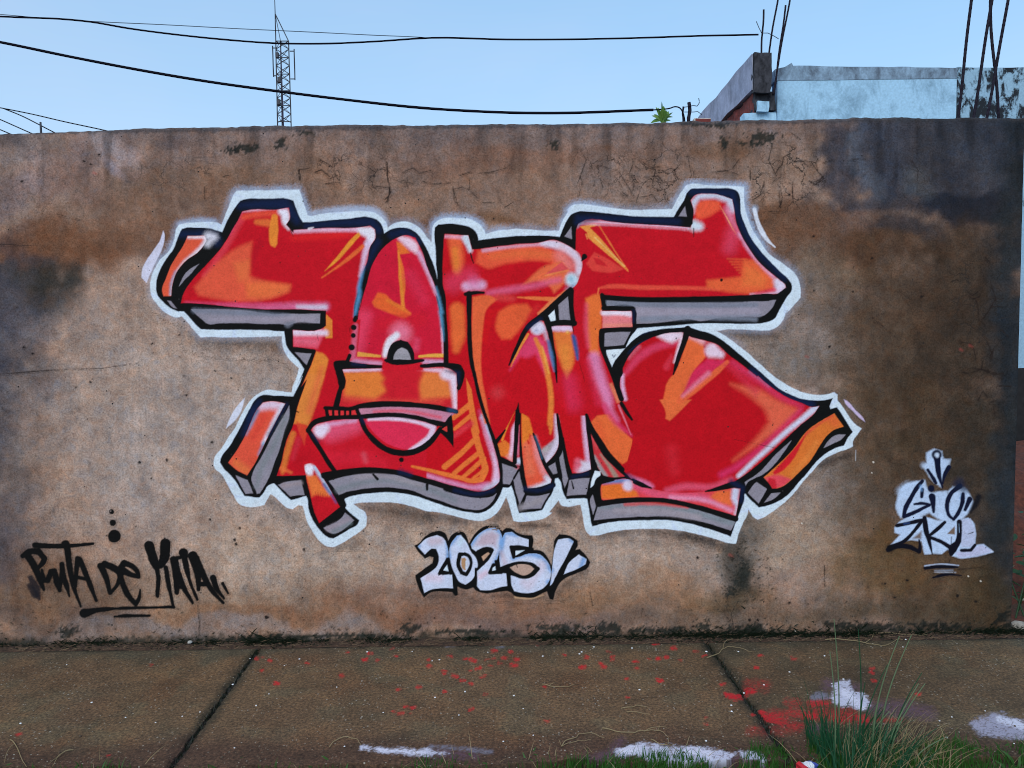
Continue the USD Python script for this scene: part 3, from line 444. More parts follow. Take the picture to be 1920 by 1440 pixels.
    L("H 1060,420,150", (206, 208, 236), 4, .97); L("H 1050,455,36", (150, 160, 205), 4, .6); L("H 1130,430,40 1160,540,34", (190, 190, 220), 5, .8); L("H 640,1110,100", (206, 70, 80), 14, .6)
    Pq("H 1225,460 1415,455 1440,600 1450,760 1370,960 1310,800 1260,640", (220, 122, 58), 5, .95); L("H 1350,650,90 1370,840,50", (226, 140, 60), 9, .6); L("H 1230,425,60 1410,428,60", (216, 194, 230), 4, .97); L("H 1380,465,30", (235, 190, 80), 4, .7); L("H 1440,510,40 1470,640,44 1485,750,26", (40, 84, 150), 4, .95); L("H 1380,1000,190 1430,1220,160", (206, 46, 86), 16, .75); L("H 1290,900,60 1330,1300,80", (196, 14, 24), 8, .7)
    c.clip = full * np.clip(sum(clipped(f) for f in FEET), 0, 1)
    Pq("N 740,415 830,370 880,420 900,560 770,530", (222, 118, 46), 2, .97); L("N 930,60,14 860,200,18 800,370,20", (226, 136, 50), 1.5, .97); L("N 700,270,40 760,330,60", (216, 80, 50), 4, .8); Pq("N 940,170 935,420 900,590 860,560 890,400 900,250", LILAC, 3, .92); L("N 860,540,40 900,580,30", (225, 140, 130), 4, .8)
    Pq("N 1005,70 1060,110 1120,260 1140,360 1090,300 1070,420 1010,480", (222, 122, 46), 2, .97); Pq("N 1010,430 1130,300 1200,560 1250,680 1200,860 1060,880 1020,700", (222, 92, 66), 4, .9); L("N 1060,430,60 1100,700,90", (226, 118, 90), 9, .7); L("N 1140,340,30 1180,520,70 1240,700,60", (224, 150, 160), 7, .8); L("N 1080,890,40 1230,850,60 1310,820,90 1270,760,50", (206, 216, 240), 6, .97); L("N 1070,370,12 1080,400,16", (190, 30, 30), 1.5, .9); L("N 1130,320,10 1220,560,12", (120, 30, 50), 2, .5)
    Pq("N 1205,480 1300,400 1390,330 1400,440 1340,550 1260,625", (168, 160, 178), 3, .97); L("N 1370,110,30 1380,260,44 1380,400,60 1300,540,50 1270,600,40", (204, 200, 228), 5, .97); L("N 1320,60,40 1310,240,30", (220, 120, 60), 3, .85); L("N 1240,470,40 1290,450,30", (160, 170, 160), 5, .5)
    L("N 1665,110,44 1680,300,50 1700,480,50 1720,640,60", (206, 178, 216), 5, .97); L("N 1620,690,60 1700,650,110 1640,600,30", (206, 206, 232), 5, .95); L("N 1600,590,60 1590,680,60", (220, 120, 150), 6, .7)
    L("N 965,210,30 965,520,24", (206, 130, 170), 3, .8)
    c.clip = None; c.line("N 970,590,70", (190, 200, 232), 4, .97); c.line("N 955,655,40", (200, 70, 90), 3, .8)
    # --- C
    c.clip = full * clipped(C_FACE)
    Pq("D 265,480 430,445 450,465 375,490 560,690 780,955 500,725 345,590 340,540", (224, 148, 70), 1.5, .95); L("D 460,450,10 600,680,16 770,940,14", (224, 118, 60), 1.5, .9); L("D 330,560,16 345,610,10", (226, 150, 80), 1.3, .9); L("D 420,590,10 740,900,14", (240, 190, 120), 1, .7)
    Pq("D 335,870 420,750 560,820 730,930 600,965 400,950", (214, 68, 62), 2.5, .85); Pq("D 410,810 480,830 560,900 440,880", (188, 22, 40), 2, .8); L("D 470,1130,14 560,1115,44 900,1125,50 E 300,1130,40 600,1140,40", (216, 78, 62), 2.5, .88)
    Pq("E 870,830 1000,830 1180,1000 1200,1150 900,1190 480,1130 480,1050 850,1010", (220, 98, 58), 5, .92); Pq("E 880,900 1000,930 1120,1040 1080,1120 850,1110", (222, 116, 62), 7, .7)
    for k in range(8): L(f"E {700+k*25},{820+k*30},14 {890},{830+k*26},20", (220, 98, 58), 2.5, .6)
    Pq("E 350,250 420,205 620,205 625,300 480,380 370,400", (222, 88, 60), 5, .95); L("E 330,330,24 340,230,60 400,160,60 560,150,60 730,190,90 745,300,80", (192, 206, 234), 6, .97); L("E 700,300,70 770,450,70 830,560,60", (208, 120, 156), 8, .85); L("E 620,260,8 790,560,10", (230, 140, 110), 1.2, .8); L("E 650,300,6 760,520,6", (240, 170, 120), 1, .6); L("E 760,560,140 720,700,120", (206, 70, 104), 16, .7)
    L("E 830,560,30 920,710,40 1010,830,34 1180,1000,40", (208, 164, 204), 5, .9); L("E 1255,1100,140 1230,1060,80", (206, 204, 232), 6, .97); L("E 950,1200,20 1150,1185,40 1260,1160,50", (210, 196, 228), 4, .9); L("E 1000,1190,30 1190,1150,50", (206, 40, 70), 4, .8)
    L("D 250,432,40 700,448,40 1100,470,44 1400,488,50", (210, 184, 216), 4.5, .95); L("D 230,470,40 260,440,40", (130, 180, 215), 5, .8); L("D 320,440,10 800,465,10 1400,505,10", (226, 60, 60), 2, .6)
    L("D 1480,470,110 1530,480,80", (196, 218, 240), 7, .97); L("D 1440,430,60", (140, 190, 210), 5, .6)
    Pq("I 100,335 230,290 265,300 270,460 265,650 240,750 240,850 250,950 180,930 140,900 120,700 120,550", (221, 112, 54), 3.5, .95); L("I 110,400,30 110,650,40 130,850,30", (216, 80, 110), 6, .8); L("I 230,290,14 240,235,14", (224, 120, 70), 1.5, .9)
    L("I 190,960,110 250,1180,120 330,1400,110 O 700,60,60 760,160,50", (214, 130, 180), 8, .92); L("I 130,1000,40 190,1250,50 240,1440,60", (206, 46, 84), 9, .7); Pq("I 350,1240 380,1230 500,1440 430,1440", (220, 128, 96), 3, .85)
    Pq("I 280,465 592,470 602,642 282,652", (226, 126, 136), 1.5, .97); L("I 290,490,50 500,490,50 570,500,60", (228, 214, 238), 4, .97); L("I 300,620,30 590,620,30", (224, 140, 110), 5, .6)
    Pq("O 490,190 560,110 700,90 820,250 955,380 900,580 830,622 720,540 600,380", (221, 104, 56), 2.2, .97); L("O 560,200,80 620,330,70", (224, 90, 52), 9, .7); L("O 640,0,60 760,180,60 930,320,20", (210, 60, 110), 5, .75); L("O 790,0,20 920,310,10", (224, 130, 160), 1.5, .7)
    # --- bowl
    c.clip = full * clipped(BOWL)
    Pq("I 1180,740 1340,790 1360,900 1370,960 1230,1130 1170,1280 1100,1380 1060,1440 915,1440 980,1200 1040,1130 1100,1000", (221, 104, 58), 2.2, .97); Pq("O 1225,-60 1560,-60 1400,100 1330,165 1285,140 1290,80", (221, 106, 60), 2, .97); Pq("I 1390,980 1600,1000 1400,1150 1130,1360 1170,1250 1250,1100", (206, 44, 92), 4, .85); L("I 1600,1010,40 1500,1100,60 1350,1230,60 1100,1420,70", (221, 98, 60), 2.5, .97); L("I 1400,1130,50 1250,1260,40 1130,1370,30", (216, 130, 160), 5, .75)
    L("I 520,1130,50 680,950,80 850,850,80 1060,810,50", (212, 66, 106), 6, .75); L("I 960,1060,70 1010,940,20", (212, 60, 84), 5, .6); L("I 880,720,50 1010,745,120 1100,720,70", (222, 208, 232), 5.5, .97); L("I 1440,890,150 1530,930,70", (222, 204, 230), 6, .97); L("I 1200,730,40 1340,790,60", (220, 170, 190), 6, .85); L("I 490,1150,36 490,1250,36 520,1400,34", (216, 182, 224), 4, .95); L("I 560,960,40 660,850,40", (206, 120, 150), 5, .5)
    L("I 1120,760,40 1085,880,36 1045,1010,24", (226, 206, 230), 3.5, .97)
    Pq("R 400,0 700,60 880,160 1120,270 1080,320 900,480 800,560 640,670 500,760 420,810 600,650 730,500 800,400 780,320 640,160", (214, 98, 74), 9, .92); Pq("J 300,800 400,830 560,950 700,1080 660,1150 520,1000 420,900", (206, 50, 80), 9, .6)
    L("R 1310,235,70 1200,330,60 1000,490,56 800,670,50 600,855,50 480,975,36", (196, 206, 236), 4.5, .97); L("R 1130,280,50 900,500,40 700,690,50 500,850,60 300,960,60", (210, 54, 112), 7, .7); L("J 420,790,60 700,990,60 950,1170,60 1150,1250,40", (208, 56, 100), 7, .75); L("J 600,880,30 800,1030,30", (160, 110, 160), 5, .7); L("R 400,1010,50 200,1090,60 O 1500,860,70 1300,900,60", (214, 84, 118), 6, .8)
    L("O 900,760,40 1100,840,50 1140,860,30", (210, 130, 180), 6, .9); L("O 1350,480,110 1380,690,90", (196, 40, 56), 14, .6)
    c.clip = full * clipped(BAR)
    Pq("Q 262,735 500,715 640,790 660,850 400,885 268,872", (222, 112, 44), 4, .97); L("Q 290,700,40 560,680,44", (84, 136, 196), 4, .92); L("Q 550,735,110", (206, 202, 232), 5, .97); L("Q 640,740,80 900,840,90 1300,850,70 1650,960,60", (214, 84, 120), 6, .9); L("Q 1000,860,40 1400,900,40 1640,1000,40", (220, 150, 190), 5, .8); Pq("Q 1480,800 1640,785 1650,960 1500,905 1420,860", (221, 106, 58), 5, .95); L("Q 1690,790,80 1680,870,70 1710,960,40 1690,1030,30", (196, 206, 236), 5, .97)
    c.clip = full * clipped(HAND)
    Pq("R 840,935 1000,760 1150,580 1210,500 1150,620 1060,790 960,905 860,965", (196, 22, 42), 2, .97); Pq("R 750,990 870,960 1040,1010 960,1085 840,1115", (214, 68, 90), 4, .95); Pq("R 800,990 870,1010 885,1110 830,1110 780,1050", (186, 14, 36), 2.5, .8); L("R 1420,360,90 1500,400,110", (208, 96, 54), 8, .7); L("R 1050,960,40 1200,780,40 1300,620,40", (216, 134, 66), 7, .6); L("R 1180,540,20 1330,420,24 1470,330,20", (206, 60, 60), 4, .7)
    c.clip = full * clipped("O 485,280 560,420 650,560 750,660 860,755 700,765 640,755 590,690 540,600 510,480")
    L("O 530,540,30 570,620,40 650,750,50", (146, 150, 158), 3, .95); L("O 600,520,20 690,640,34 760,755,50", (150, 140, 130), 3, .9); L("O 500,330,30 560,450,30", (210, 80, 90), 4, .7)
    c.clip = None
    # --- whites inside
    for st in ["H 1170,300 1240,230 1255,340 1210,365", "I 322,885 520,865 440,960 390,1030 375,1100 345,1020 325,960", "I 640,668 735,680 640,750 560,835 525,850 580,740"]: c.poly(st, (206, 226, 250), .9, 1)
    # --- black lines
    B = lambda st, col=BLACK, sf=.9, op=1.: c.line(st, col, sf, op, .35)
    for st in ["H 300,66,45 400,50,38 490,50,22", "H 335,60,60 338,300,50 345,600,50 365,800,45 400,950,40 440,1130,40 490,1300,40 540,1440,35 N 700,330,38 740,450,45 775,600,40 790,750,35 780,850,35",
      "G 400,800,62 470,785,42 600,810,35 870,830,28", "G 1300,825,35 1600,815,45 1700,835,60 1730,900,55 1720,980,50 1695,1060,45", "G 400,810,62 430,900,75 455,1000,76 458,1040,66 440,1070,40 415,1180,60 390,1260,56", "G 540,715,40 510,790,40",
      "G 280,1270,42 400,1275,45 570,1275,45 640,1250,45 800,1225,42 1000,1220,42 1300,1240,45 1500,1265,45 1670,1310,45", "G 290,1270,40 310,1370,38", "G 365,1290,30 368,1375,26", "G 430,1290,30 432,1375,26", "G 490,1290,28 492,1370,24", "G 545,1290,30 548,1370,26", "G 612,1285,34 650,1365,42",
      "L 95,610,40 150,530,50 280,480,50 450,465,45 650,460,45 850,440,45 1050,440,45 1300,480,45 1500,540,45 1560,540,50", "L 660,490,45 720,620,50 800,710,60 900,790,60 1000,830,65 1100,845,65 1250,820,60 1380,740,60 1450,660,55 1500,590,50", "L 95,600,40 150,680,45 220,790,45 300,920,45 385,1040,50",
      "L 270,1082,72 500,1045,70 700,1025,60 900,1030,55 1050,1050,55 1200,1095,55 1400,1150,55 1600,1210,60 1800,1260,65 1920,1290,60 N 200,880,55 400,930,55 560,945,60 700,920,55 780,850,45", "L 790,1070,22 835,1120,32", "L 1360,1180,32 1360,1230,28", "L 1088,915,50", "G 583,418,64", "G 580,503,56", "G 563,628,68",
      "G 920,765,26 1000,790,45 1200,780,45 1320,765,26", "H 1080,315,55 980,390,55 920,470,50 870,570,45 810,700,35 760,815,18", "H 1410,10,45 1300,115,55 1200,210,55 1080,312,55", "H 1080,315,50 1150,320,70 1190,450,58 1215,600,46 1240,750,42 1255,880,32 1265,1000,12", "H 1215,380,60 1300,365,56 1450,375,60", "H 1420,90,44 1420,220,50 1440,360,50", "H 1255,190,40 1275,350,34",
      "H 860,1215,8 850,1300,45 845,1440,50 N 955,200,46 945,400,46 935,600,40", "N 990,320,12 995,450,30 1008,600,30 1020,750,42 1050,890,46", "N 1050,905,55 1200,890,60 1340,840,56", "N 730,395,46 780,330,34 830,262,14", "N 770,555,40 900,620,40 950,655,25", "N 1130,300,22 1170,400,30 1210,520,35 1250,620,40 1330,760,42", "N 1385,90,16 1400,200,35 1420,350,50 1420,460,50 1360,570,50 1270,630,40",
      "N 1440,350,30 1480,600,45 1520,750,62", "N 1530,748,50 1650,742,45 1740,700,45", "N 1690,110,18 1710,250,40 1740,450,45 1765,600,50 O 540,640,50", "O 450,100,30 490,220,50 560,330,50 680,510,45 830,680,50", "O 940,785,26 1040,835,40 1130,875,22", "O 600,760,50 720,775,30 880,760,18", "N 970,680,10 925,770,22", "N 1390,560,30 1420,760,40", "N 1330,755,40 1390,735,34",
      "O 820,-20,44 880,80,40 930,150,26", "I 275,300,46 300,440,46", "I 280,320,52 500,340,52 1100,350,54 1500,345,50 1900,335,50 J 500,112,44 880,90,44 980,20,44", "I 290,440,44 480,438,40 600,440,44 620,500,44 610,600,30 640,640,36", "I 270,680,52 450,665,46 620,655,40", "I 270,690,56 270,830,50 330,1000,44 390,1150,50 480,1400,60", "I 300,862,30 520,850,26", "I 590,690,24 510,845,22",
      "I 540,875,50 650,780,60 800,720,60 960,680,50 1130,670,50", "I 540,880,40 440,1010,60 460,1120,80 430,1200,40", "I 1180,660,70 1150,780,60 1100,920,50 1060,1040,40 1030,1140,16",
      "Q 620,700,40 700,735,40 795,762,18", "Q 1370,798,14 1480,775,45 1650,730,70", "Q 260,700,50 400,680,20", "Q 240,930,60 500,895,56 700,885,50 900,890,50 1100,920,50 1300,970,55 1500,1030,60 1690,1090,64", "Q 220,720,70 225,850,80 240,930,70", "D 1472,500,8 1472,590,8", "C 465,480,12 480,540,12 498,585,12", "G 195,490,6 210,560,5", "K 920,395,12 960,412,10", "N 1535,800,12 1555,880,16", "C 1640,560,10 1670,515,60",
      "R 690,1000,40 600,1060,60 555,1140,50", "R 720,1000,50 780,1070,56 820,1130,50 920,1125,40", "R 820,1130,40 720,1265,36", "M 900,740,50 930,830,60", "A 1610,520,10 1640,590,8", "D 1395,230,44 1420,330,60 1440,440,40"]: B(st)
    c.poly("G 925,790 940,700 955,650 1000,580 1080,545 1160,570 1210,650 1228,780", BLACK); c.poly("G 1003,757 1015,700 1050,650 1090,630 1140,650 1170,700 1187,757", (150, 150, 164)); c.line("G 1040,720,40 1150,720,30", (134, 138, 150), 4, .7)
    c.poly("L 1540,540 1565,490 1620,430 1640,600 1640,785 1600,730 1490,620 1500,590", BLACK); c.poly("L 1520,590 1568,560 1575,622", (206, 60, 60), .8)
    c.line("G 1600,1290,50 1660,1310,40", (40, 84, 130), 5, .6)
    c.line("H 1172,560,30 1200,690,40 1226,820,30 1236,880,12", (70, 116, 170), 3, .9); c.line("H 1448,520,40 1475,650,44 1488,750,22", (40, 84, 150), 3, .85); c.line("N 1150,330,16 1190,440,20 1220,560,14", (60, 110, 150), 3, .7)
    for st in ["L 1080,1040,60 1180,1070,50", "G 1560,880,20 1690,900,40 1690,1000,30", "G 580,800,40 700,815,30", "L 150,650,30 210,720,26", "L 690,520,30 670,490,30", "N 300,900,40 500,940,40 700,900,40", "N 1040,880,40 1200,900,40 1330,850,40", "N 1540,760,30 1700,720,40", "O 880,730,30 960,790,30", "K 830,330,30 640,660,26", "K 540,300,60 440,480,50", "H 1090,330,40 960,420,40", "D 230,440,50 450,400,30", "I 610,470,26 605,580,26", "Q 1640,690,50 1760,760,50 1750,900,40"]: c.line(st, NAVY, 5, .75)
    c.line("B 225,505,30 270,490,10", (220, 220, 240), 1.5, .8); c.poly("N 1780,690 1840,700 1840,740 1790,780 1760,850 1735,870 1745,800", (206, 226, 250), 1.1, 1)
    for st, op in [("I 1060,760,14", .9), ("I 1540,140,26", 1), ("E 635,1048,24", 1), ("R 840,410,6 850,430,5", .9), ("R 430,585,3 660,632,4 880,680,3", .8), ("N 1512,1016,12", .9), ("C 1375,365,12", .8), ("A 1500,860,16", .7), ("N 510,1077,14", .8), ("Q 655,1065,16", .8), ("M 815,1225,12", .8), ("H 1510,1102,14", .8), ("H 820,920,0", 0)]: c.line(st, (24, 12, 14), .8, op)
    c.line("I 385,935,10 400,960,8 415,935,8", (30, 30, 40), 1, .8)
    # --- flashes beside the letters
    for st, col in [("A 262,525 275,560 270,640 250,710 200,820 150,920 110,1010 85,1075 30,1020 38,930 80,840 150,740 220,640", (202, 210, 240)), ("K 393,255 350,400 285,500 190,585 215,510 270,400 330,320", (204, 216, 244)), ("R 1590,160 1640,190 1720,280 1790,350 1822,405 1760,360 1680,280 1610,210", (196, 186, 230))]: c.poly(st, col, 1.3, .93)
    c.line("E 985,290,60", (160, 195, 235), 6, .7); c.line("E 985,300,40 1010,410,44 1060,530,48 1120,620,40 1205,698,6", (206, 220, 244), 1.6, .95); c.line("R 1718,700,6 1716,810,8", (200, 215, 235), 1, .7)
    return c, halo, sil

def paint_year():
    c = Canvas(772, 978, 1114, 1132, 1.25, 40)
    for st, sf, op in [("S 180,900,60 330,880,60 460,900,50", 10, .6), ("S 560,860,50 720,960,60", 10, .4), ("S 880,880,50 1050,880,40", 8, .6), ("S 1560,840,110 1700,720,110 1850,620,80", 12, .55), ("S 1100,900,50 1400,900,40", 8, .5), ("S 1480,960,60", 9, .4)]: c.line(st, OVERSPRAY, sf, op, gr=1.2)
    c.line("S 1110,900,26 1250,915,20 1400,880,20", (190, 160, 130), 2, .8)
    c.poly("S 40,355 75,340 160,250 250,205 320,200 370,230 400,300 420,260 480,210 520,195 570,220 620,330 650,270 740,170 850,130 920,140 970,200 1010,165 1060,170 1120,210 1200,240 1290,240 1300,280 1290,390 1400,420 1460,490 1490,560 1510,400 1530,280 1570,230 1690,250 1770,300 1770,350 1730,400 1790,390 1850,450 1900,530 1880,580 1750,650 1600,730 1540,820 1510,930 1470,920 1440,840 1380,870 1300,905 1200,905 1110,890 1060,850 900,850 780,860 690,830 660,800 600,820 540,810 495,790 500,880 470,890 440,850 330,840 220,850 140,910 100,840 60,740 45,670 130,610 230,540 240,480 200,470 150,495 80,420", BLACK)
    W = (190, 206, 238)
    fills = ["S 80,365 170,280 280,245 350,280 385,360 400,450 400,520 300,620 290,680 330,660 440,660 450,805 330,805 230,815 145,858 105,700 190,650 280,570 300,470 270,390 220,385 150,450", "S 410,420 430,330 490,250 530,245 580,300 640,420 700,500 710,560 690,640 650,720 580,770 520,740 470,660 430,560",
             "S 640,340 700,250 800,180 880,160 940,190 965,260 955,340 930,450 880,570 840,650 920,640 1010,650 1025,785 950,795 850,825 740,825 690,770 700,680 690,620 760,560 840,470 880,400 850,370 780,380 720,430 650,390",
             "S 960,300 1000,220 1070,210 1130,250 1250,290 1250,370 1120,350 1060,360 1080,480 1120,480 1250,440 1350,445 1430,500 1480,600 1480,690 1430,780 1330,840 1200,858 1100,835 1065,760 1060,670 1130,690 1230,700 1320,660 1355,600 1320,550 1240,525 1100,540 950,590 940,450",
             "S 1560,290 1680,280 1725,310 1700,390 1640,500 1570,640 1500,760 1475,780 1490,680 1500,560 1520,400", "S 1620,660 1680,530 1780,450 1860,500 1850,550 1740,610"]
    m = np.zeros_like(c.a)
    for st in fills:
        w, al = c.poly(st, W); m[w] = np.maximum(m[w], al)
    c.clip = m
    for st in ["S 390,300,40 405,480,50", "S 430,330,50 500,240,40", "S 640,330,60 740,210,50 880,150,40 960,230,50 960,380,50 890,560,60", "S 960,330,50 1000,220,40 1120,240,50", "S 1080,490,50 1250,440,50 1400,480,50 1490,620,50", "S 400,460,40 390,560,30", "S 1840,480,50 1800,590,40", "S 1460,740,60", "S 80,360,50", "S 690,800,30", "S 1690,290,30 1720,320,30"]: c.line(st, (110, 156, 216), 4, .85)
    c.poly("S 680,350 760,240 860,200 930,240 900,370 840,350 760,360", (176, 160, 180), 6, .9); c.line("S 230,310,90 310,300,70", (190, 172, 190), 6, .7); c.line("S 960,430,50 1000,540,60", (182, 170, 190), 5, .7); c.line("S 1390,560,90 1250,780,90 1200,740,80", (196, 190, 214), 7, .7); c.line("S 180,700,80 300,700,90", (206, 190, 214), 7, .6); c.line("S 740,680,60 800,640,50", (206, 180, 206), 5, .7)
    c.line("S 560,280,60 520,330,60", (190, 220, 250), 5, .7)
    c.clip = None
    for st in ["S 575,445,30 520,450,46 505,560,48 540,640,46 590,660,44 625,600,40 640,520,36 610,460,40 575,445,40"]: c.line(st, BLACK)
    c.poly("S 535,490 575,480 598,520 602,580 575,622 545,592", (170, 136, 104)); c.line("S 590,520,20 590,590,26", WHITE, 1, .9)
    c.poly("S 1040,585 1150,550 1250,556 1312,600 1260,650 1180,672 1100,640", (176, 152, 142))
    for st in ["S 1040,600,40 1080,640,40 1130,670,40 1200,690,36 1290,660,42 1345,600,46 1290,558,32 1200,536,28 1080,545,30 950,592,26", "S 1120,560,10 1130,585,10", "S 390,500,40 300,650,26", "S 400,500,40 425,650,34", "S 340,650,34 430,640,34", "S 720,430,60 800,390,50 860,400,46 830,470,40 700,610,26", "S 880,560,46 840,640,40 960,640,34", "S 900,520,30 930,620,36", "S 1060,370,34 1090,480,34", "S 1070,370,40 1180,380,40 1290,390,34", "S 1100,470,30 1200,430,26", "S 690,600,26 690,700,30 690,800,24", "S 1040,690,40 1045,790,40", "S 455,670,30 470,800,40", "S 650,400,26 720,470,34", "S 1740,350,60 1650,520,50 1560,700,60 1490,850,70"]: c.line(st, BLACK, .9, 1)
    c.poly("S 1110,410 1215,400 1110,462", WHITE); c.poly("S 350,615 385,560 400,625", WHITE); c.poly("S 870,590 895,570 905,615 865,620", WHITE); c.poly("S 750,470 820,420 840,440 770,520", (180, 150, 130))
    for st in ["S 870,330,10", "S 1275,760,12", "S 1360,735,14", "S 1350,800,8", "S 650,550,8"]: c.line(st, (40, 40, 60), .8, .8)
    return c

def paint_place():
    c = Canvas(34, 946, 436, 1166, 1.25, 60)
    c.wob = c.wob + (c.grain - .5) * 2.2
    K = (12, 11, 13)
    S_ = ["T 170,385,50 420,392,44 680,370,24", "T 440,378,78", "T 450,400,62 470,560,60 510,760,42 570,920,26", "T 60,480,40 120,440,55 200,440,60 255,500,48 225,555,48 180,590,36", "T 110,480,66 160,560,66 210,680,62 245,775,24", "T 230,600,30 245,690,50 280,690,50 310,620,60 340,610,50 360,700,64 385,780,36", "T 405,550,50 415,660,62 445,740,46 468,830,22",
          "T 385,772,30 400,640,44", "T 1412,742,34 1485,762,34", "T 545,505,58 530,620,46 520,740,36", "T 560,510,56 620,650,52 705,865,34", "T 545,665,34 610,680,34", "T 745,565,62 790,660,50 825,800,44", "T 780,545,60 870,590,62 920,640,56 895,720,44 835,800,36", "T 930,600,70 1000,640,50 1075,660,44 1070,630,42 1010,560,50 950,540,56 915,600,60 930,700,62 1000,840,52 1050,900,44 1080,850,38 1090,775,24",
          "T 1170,390,90 1210,520,84 1240,600,46 1240,830,32", "T 1310,370,92 1300,500,86 1268,560,64 1220,555,50", "T 1315,580,46 1345,760,40 1380,920,24", "T 1370,505,40 1500,480,34", "T 1390,520,80 1412,660,76 1410,795,46", "T 1430,640,58 1480,770,46 1550,890,28", "T 1472,452,86", "T 1480,500,64 1520,680,38 1590,860,24", "T 1550,480,92 1590,600,74 1600,770,38", "T 1580,500,64 1650,660,58 1720,780,42 1820,888,24", "T 1600,725,44 1670,725,44",
          "T 1730,670,58 1760,760,44 1825,848,24", "T 1815,720,32 1862,805,20", "T 600,980,84 700,955,46 900,938,26 1200,930,26 1385,926,30", "T 865,1010,24 960,1003,30 1170,1002,20", "T 865,305,116", "T 853,188,58", "T 840,90,48", "T 798,300,16", "T 130,670,56 180,760,70 205,850,36", "T 120,740,50 170,820,60"]
    for st in S_[:-2]: c.line(st, K, 1.1, 1, .5)
    for st in S_[-2:]: c.line(st, (26, 26, 34), 3, .92, .6, gr=1)
    for st in ["T 620,1000,110", "T 960,1015,40 1150,1010,30", "T 780,530,60", "T 300,700,160", "T 960,700,120", "T 1600,620,130"]: c.line(st, K, 7, .35, gr=1)
    c.line("T 832,85,12", (150, 140, 140), 1, .9)
    c.line("T 1120,930,20 1220,1030,4", K, 3, .4)
    return c

def paint_sign():
    c = Canvas(1652, 836, 1866, 1092, 1.25, 80)
    W = (176, 204, 244)
    for st in ["U 290,720 360,560 480,500 640,485 660,560 720,640 860,620 940,620 960,760 930,640 1000,560 1150,580 1230,700 1260,760 1200,900 1080,1000 920,1020 700,900 600,950 330,960 290,900", "U 610,300 660,260 660,130 760,80 860,110 880,200 970,215 940,320 880,420 850,580 800,540 660,380"]: c.poly(st, W, 3.2, .93, .8, gr=1)
    c.line("U 330,620,80 420,540,60", W, 8, .7, gr=1); c.line("U 630,290,60", W, 6, .7)
    for st in ["V 255,200 340,110 600,60 640,60 800,110 900,110 1060,110 1200,70 1260,120 1290,240 1280,430 1400,415 1520,510 1300,570 1080,590 990,560 1030,500 930,480 860,540 640,540 600,380 460,360 200,420 330,290 260,260"]: c.poly(st, W, 2, .96, .7)
    c.poly("V 1060,110 1230,80 1285,240 1275,440 1110,450 1090,300", (170, 184, 220), 1.5, .9); c.poly("V 1040,520 1380,420 1510,505 1300,565 1080,585", (176, 184, 222), 3, .9); c.line("V 1500,505,14", WHITE, 2, .9)
    c.poly("V 930,280 1030,170 1030,290", (104, 84, 62), 1.5, .95); c.poly("V 480,340 600,240 600,350", (96, 74, 52), 3, .9)
    K = (12, 18, 44)
    for st in ["U 610,490,40 560,550,52 470,700,56 400,830,55 370,950,46 480,910,46 700,800,40 620,780,40 510,790,26", "U 610,600,40 602,695,44", "U 725,590,92", "U 735,690,84 750,790,60 758,890,26", "U 1090,560,70 980,650,52 930,800,60 960,940,50 1010,985,46 1070,900,50 1120,780,56 1130,660,50", "U 1220,725,60 1160,860,40", "U 800,210,90 810,340,72 840,480,46 870,580,24", "U 680,350,46 740,440,46 785,520,40", "U 950,310,50 900,400,50 870,520,30",
               "V 280,175,40 430,145,52 600,105,50", "V 610,110,46 500,250,52 380,370,46 190,455,60", "V 170,485,60 300,440,66 450,450,64 570,510,50 580,440,46 570,360,30", "V 640,80,62 660,240,72 690,340,60 740,540,24", "V 900,130,40 780,240,52 690,310,40", "V 720,330,50 850,380,50 960,450,50", "V 1085,130,70 1085,260,66 1060,400,76 1000,470,110 980,540,50", "V 1110,492,42 1230,490,46 1285,425,36", "V 650,715,46 850,697,46 1060,707,30", "V 750,842,36 900,803,40 1110,815,18"]: c.line(st, K if 'U' in st else (8, 12, 26), 1.1, 1, .5)
    c.line("U 1330,700,90 1290,800,80 1235,885,44", (12, 16, 26), 4, .92, gr=1); c.line("U 1080,530,150 1140,600,90", (20, 32, 60), 7, .75, gr=1.2); c.line("V 200,470,110", (8, 10, 18), 5, .7)
    c.line("U 795,155,130", K, 2, .97); c.line("U 797,160,54 800,170,40", (190, 215, 250), 2.5, .97)
    c.line("U 1110,650,10 1090,720,10", (120, 160, 210), 1.2, .7); c.line("V 1080,150,6 1085,260,6", (150, 190, 235), .9, .8); c.line("V 380,148,30 440,140,26", (40, 70, 130), 2, .7); c.line("U 590,560,30 600,610,26", (110, 160, 220), 3, .6)
    c.line("V 640,690,12 850,666,16 1075,685,12", (170, 190, 225), 1.2, .9); c.line("V 770,755,14 1000,750,14", (140, 160, 190), 2, .6); c.line("V 760,775,8 1040,775,8", (180, 195, 220), 1.2, .6)
    c.line("V 1200,280,8 1260,260,14", (10, 14, 24), .9, .9); c.line("V 985,320,10 980,430,8", (30, 36, 50), 1, .7); c.line("V 965,605,12 950,655,10", (16, 18, 22), 1, .9); c.line("V 1425,455,14", (20, 26, 50), 1, .9)
    c.line("V 860,930,50", (120, 60, 44), 6, .5)
    return c

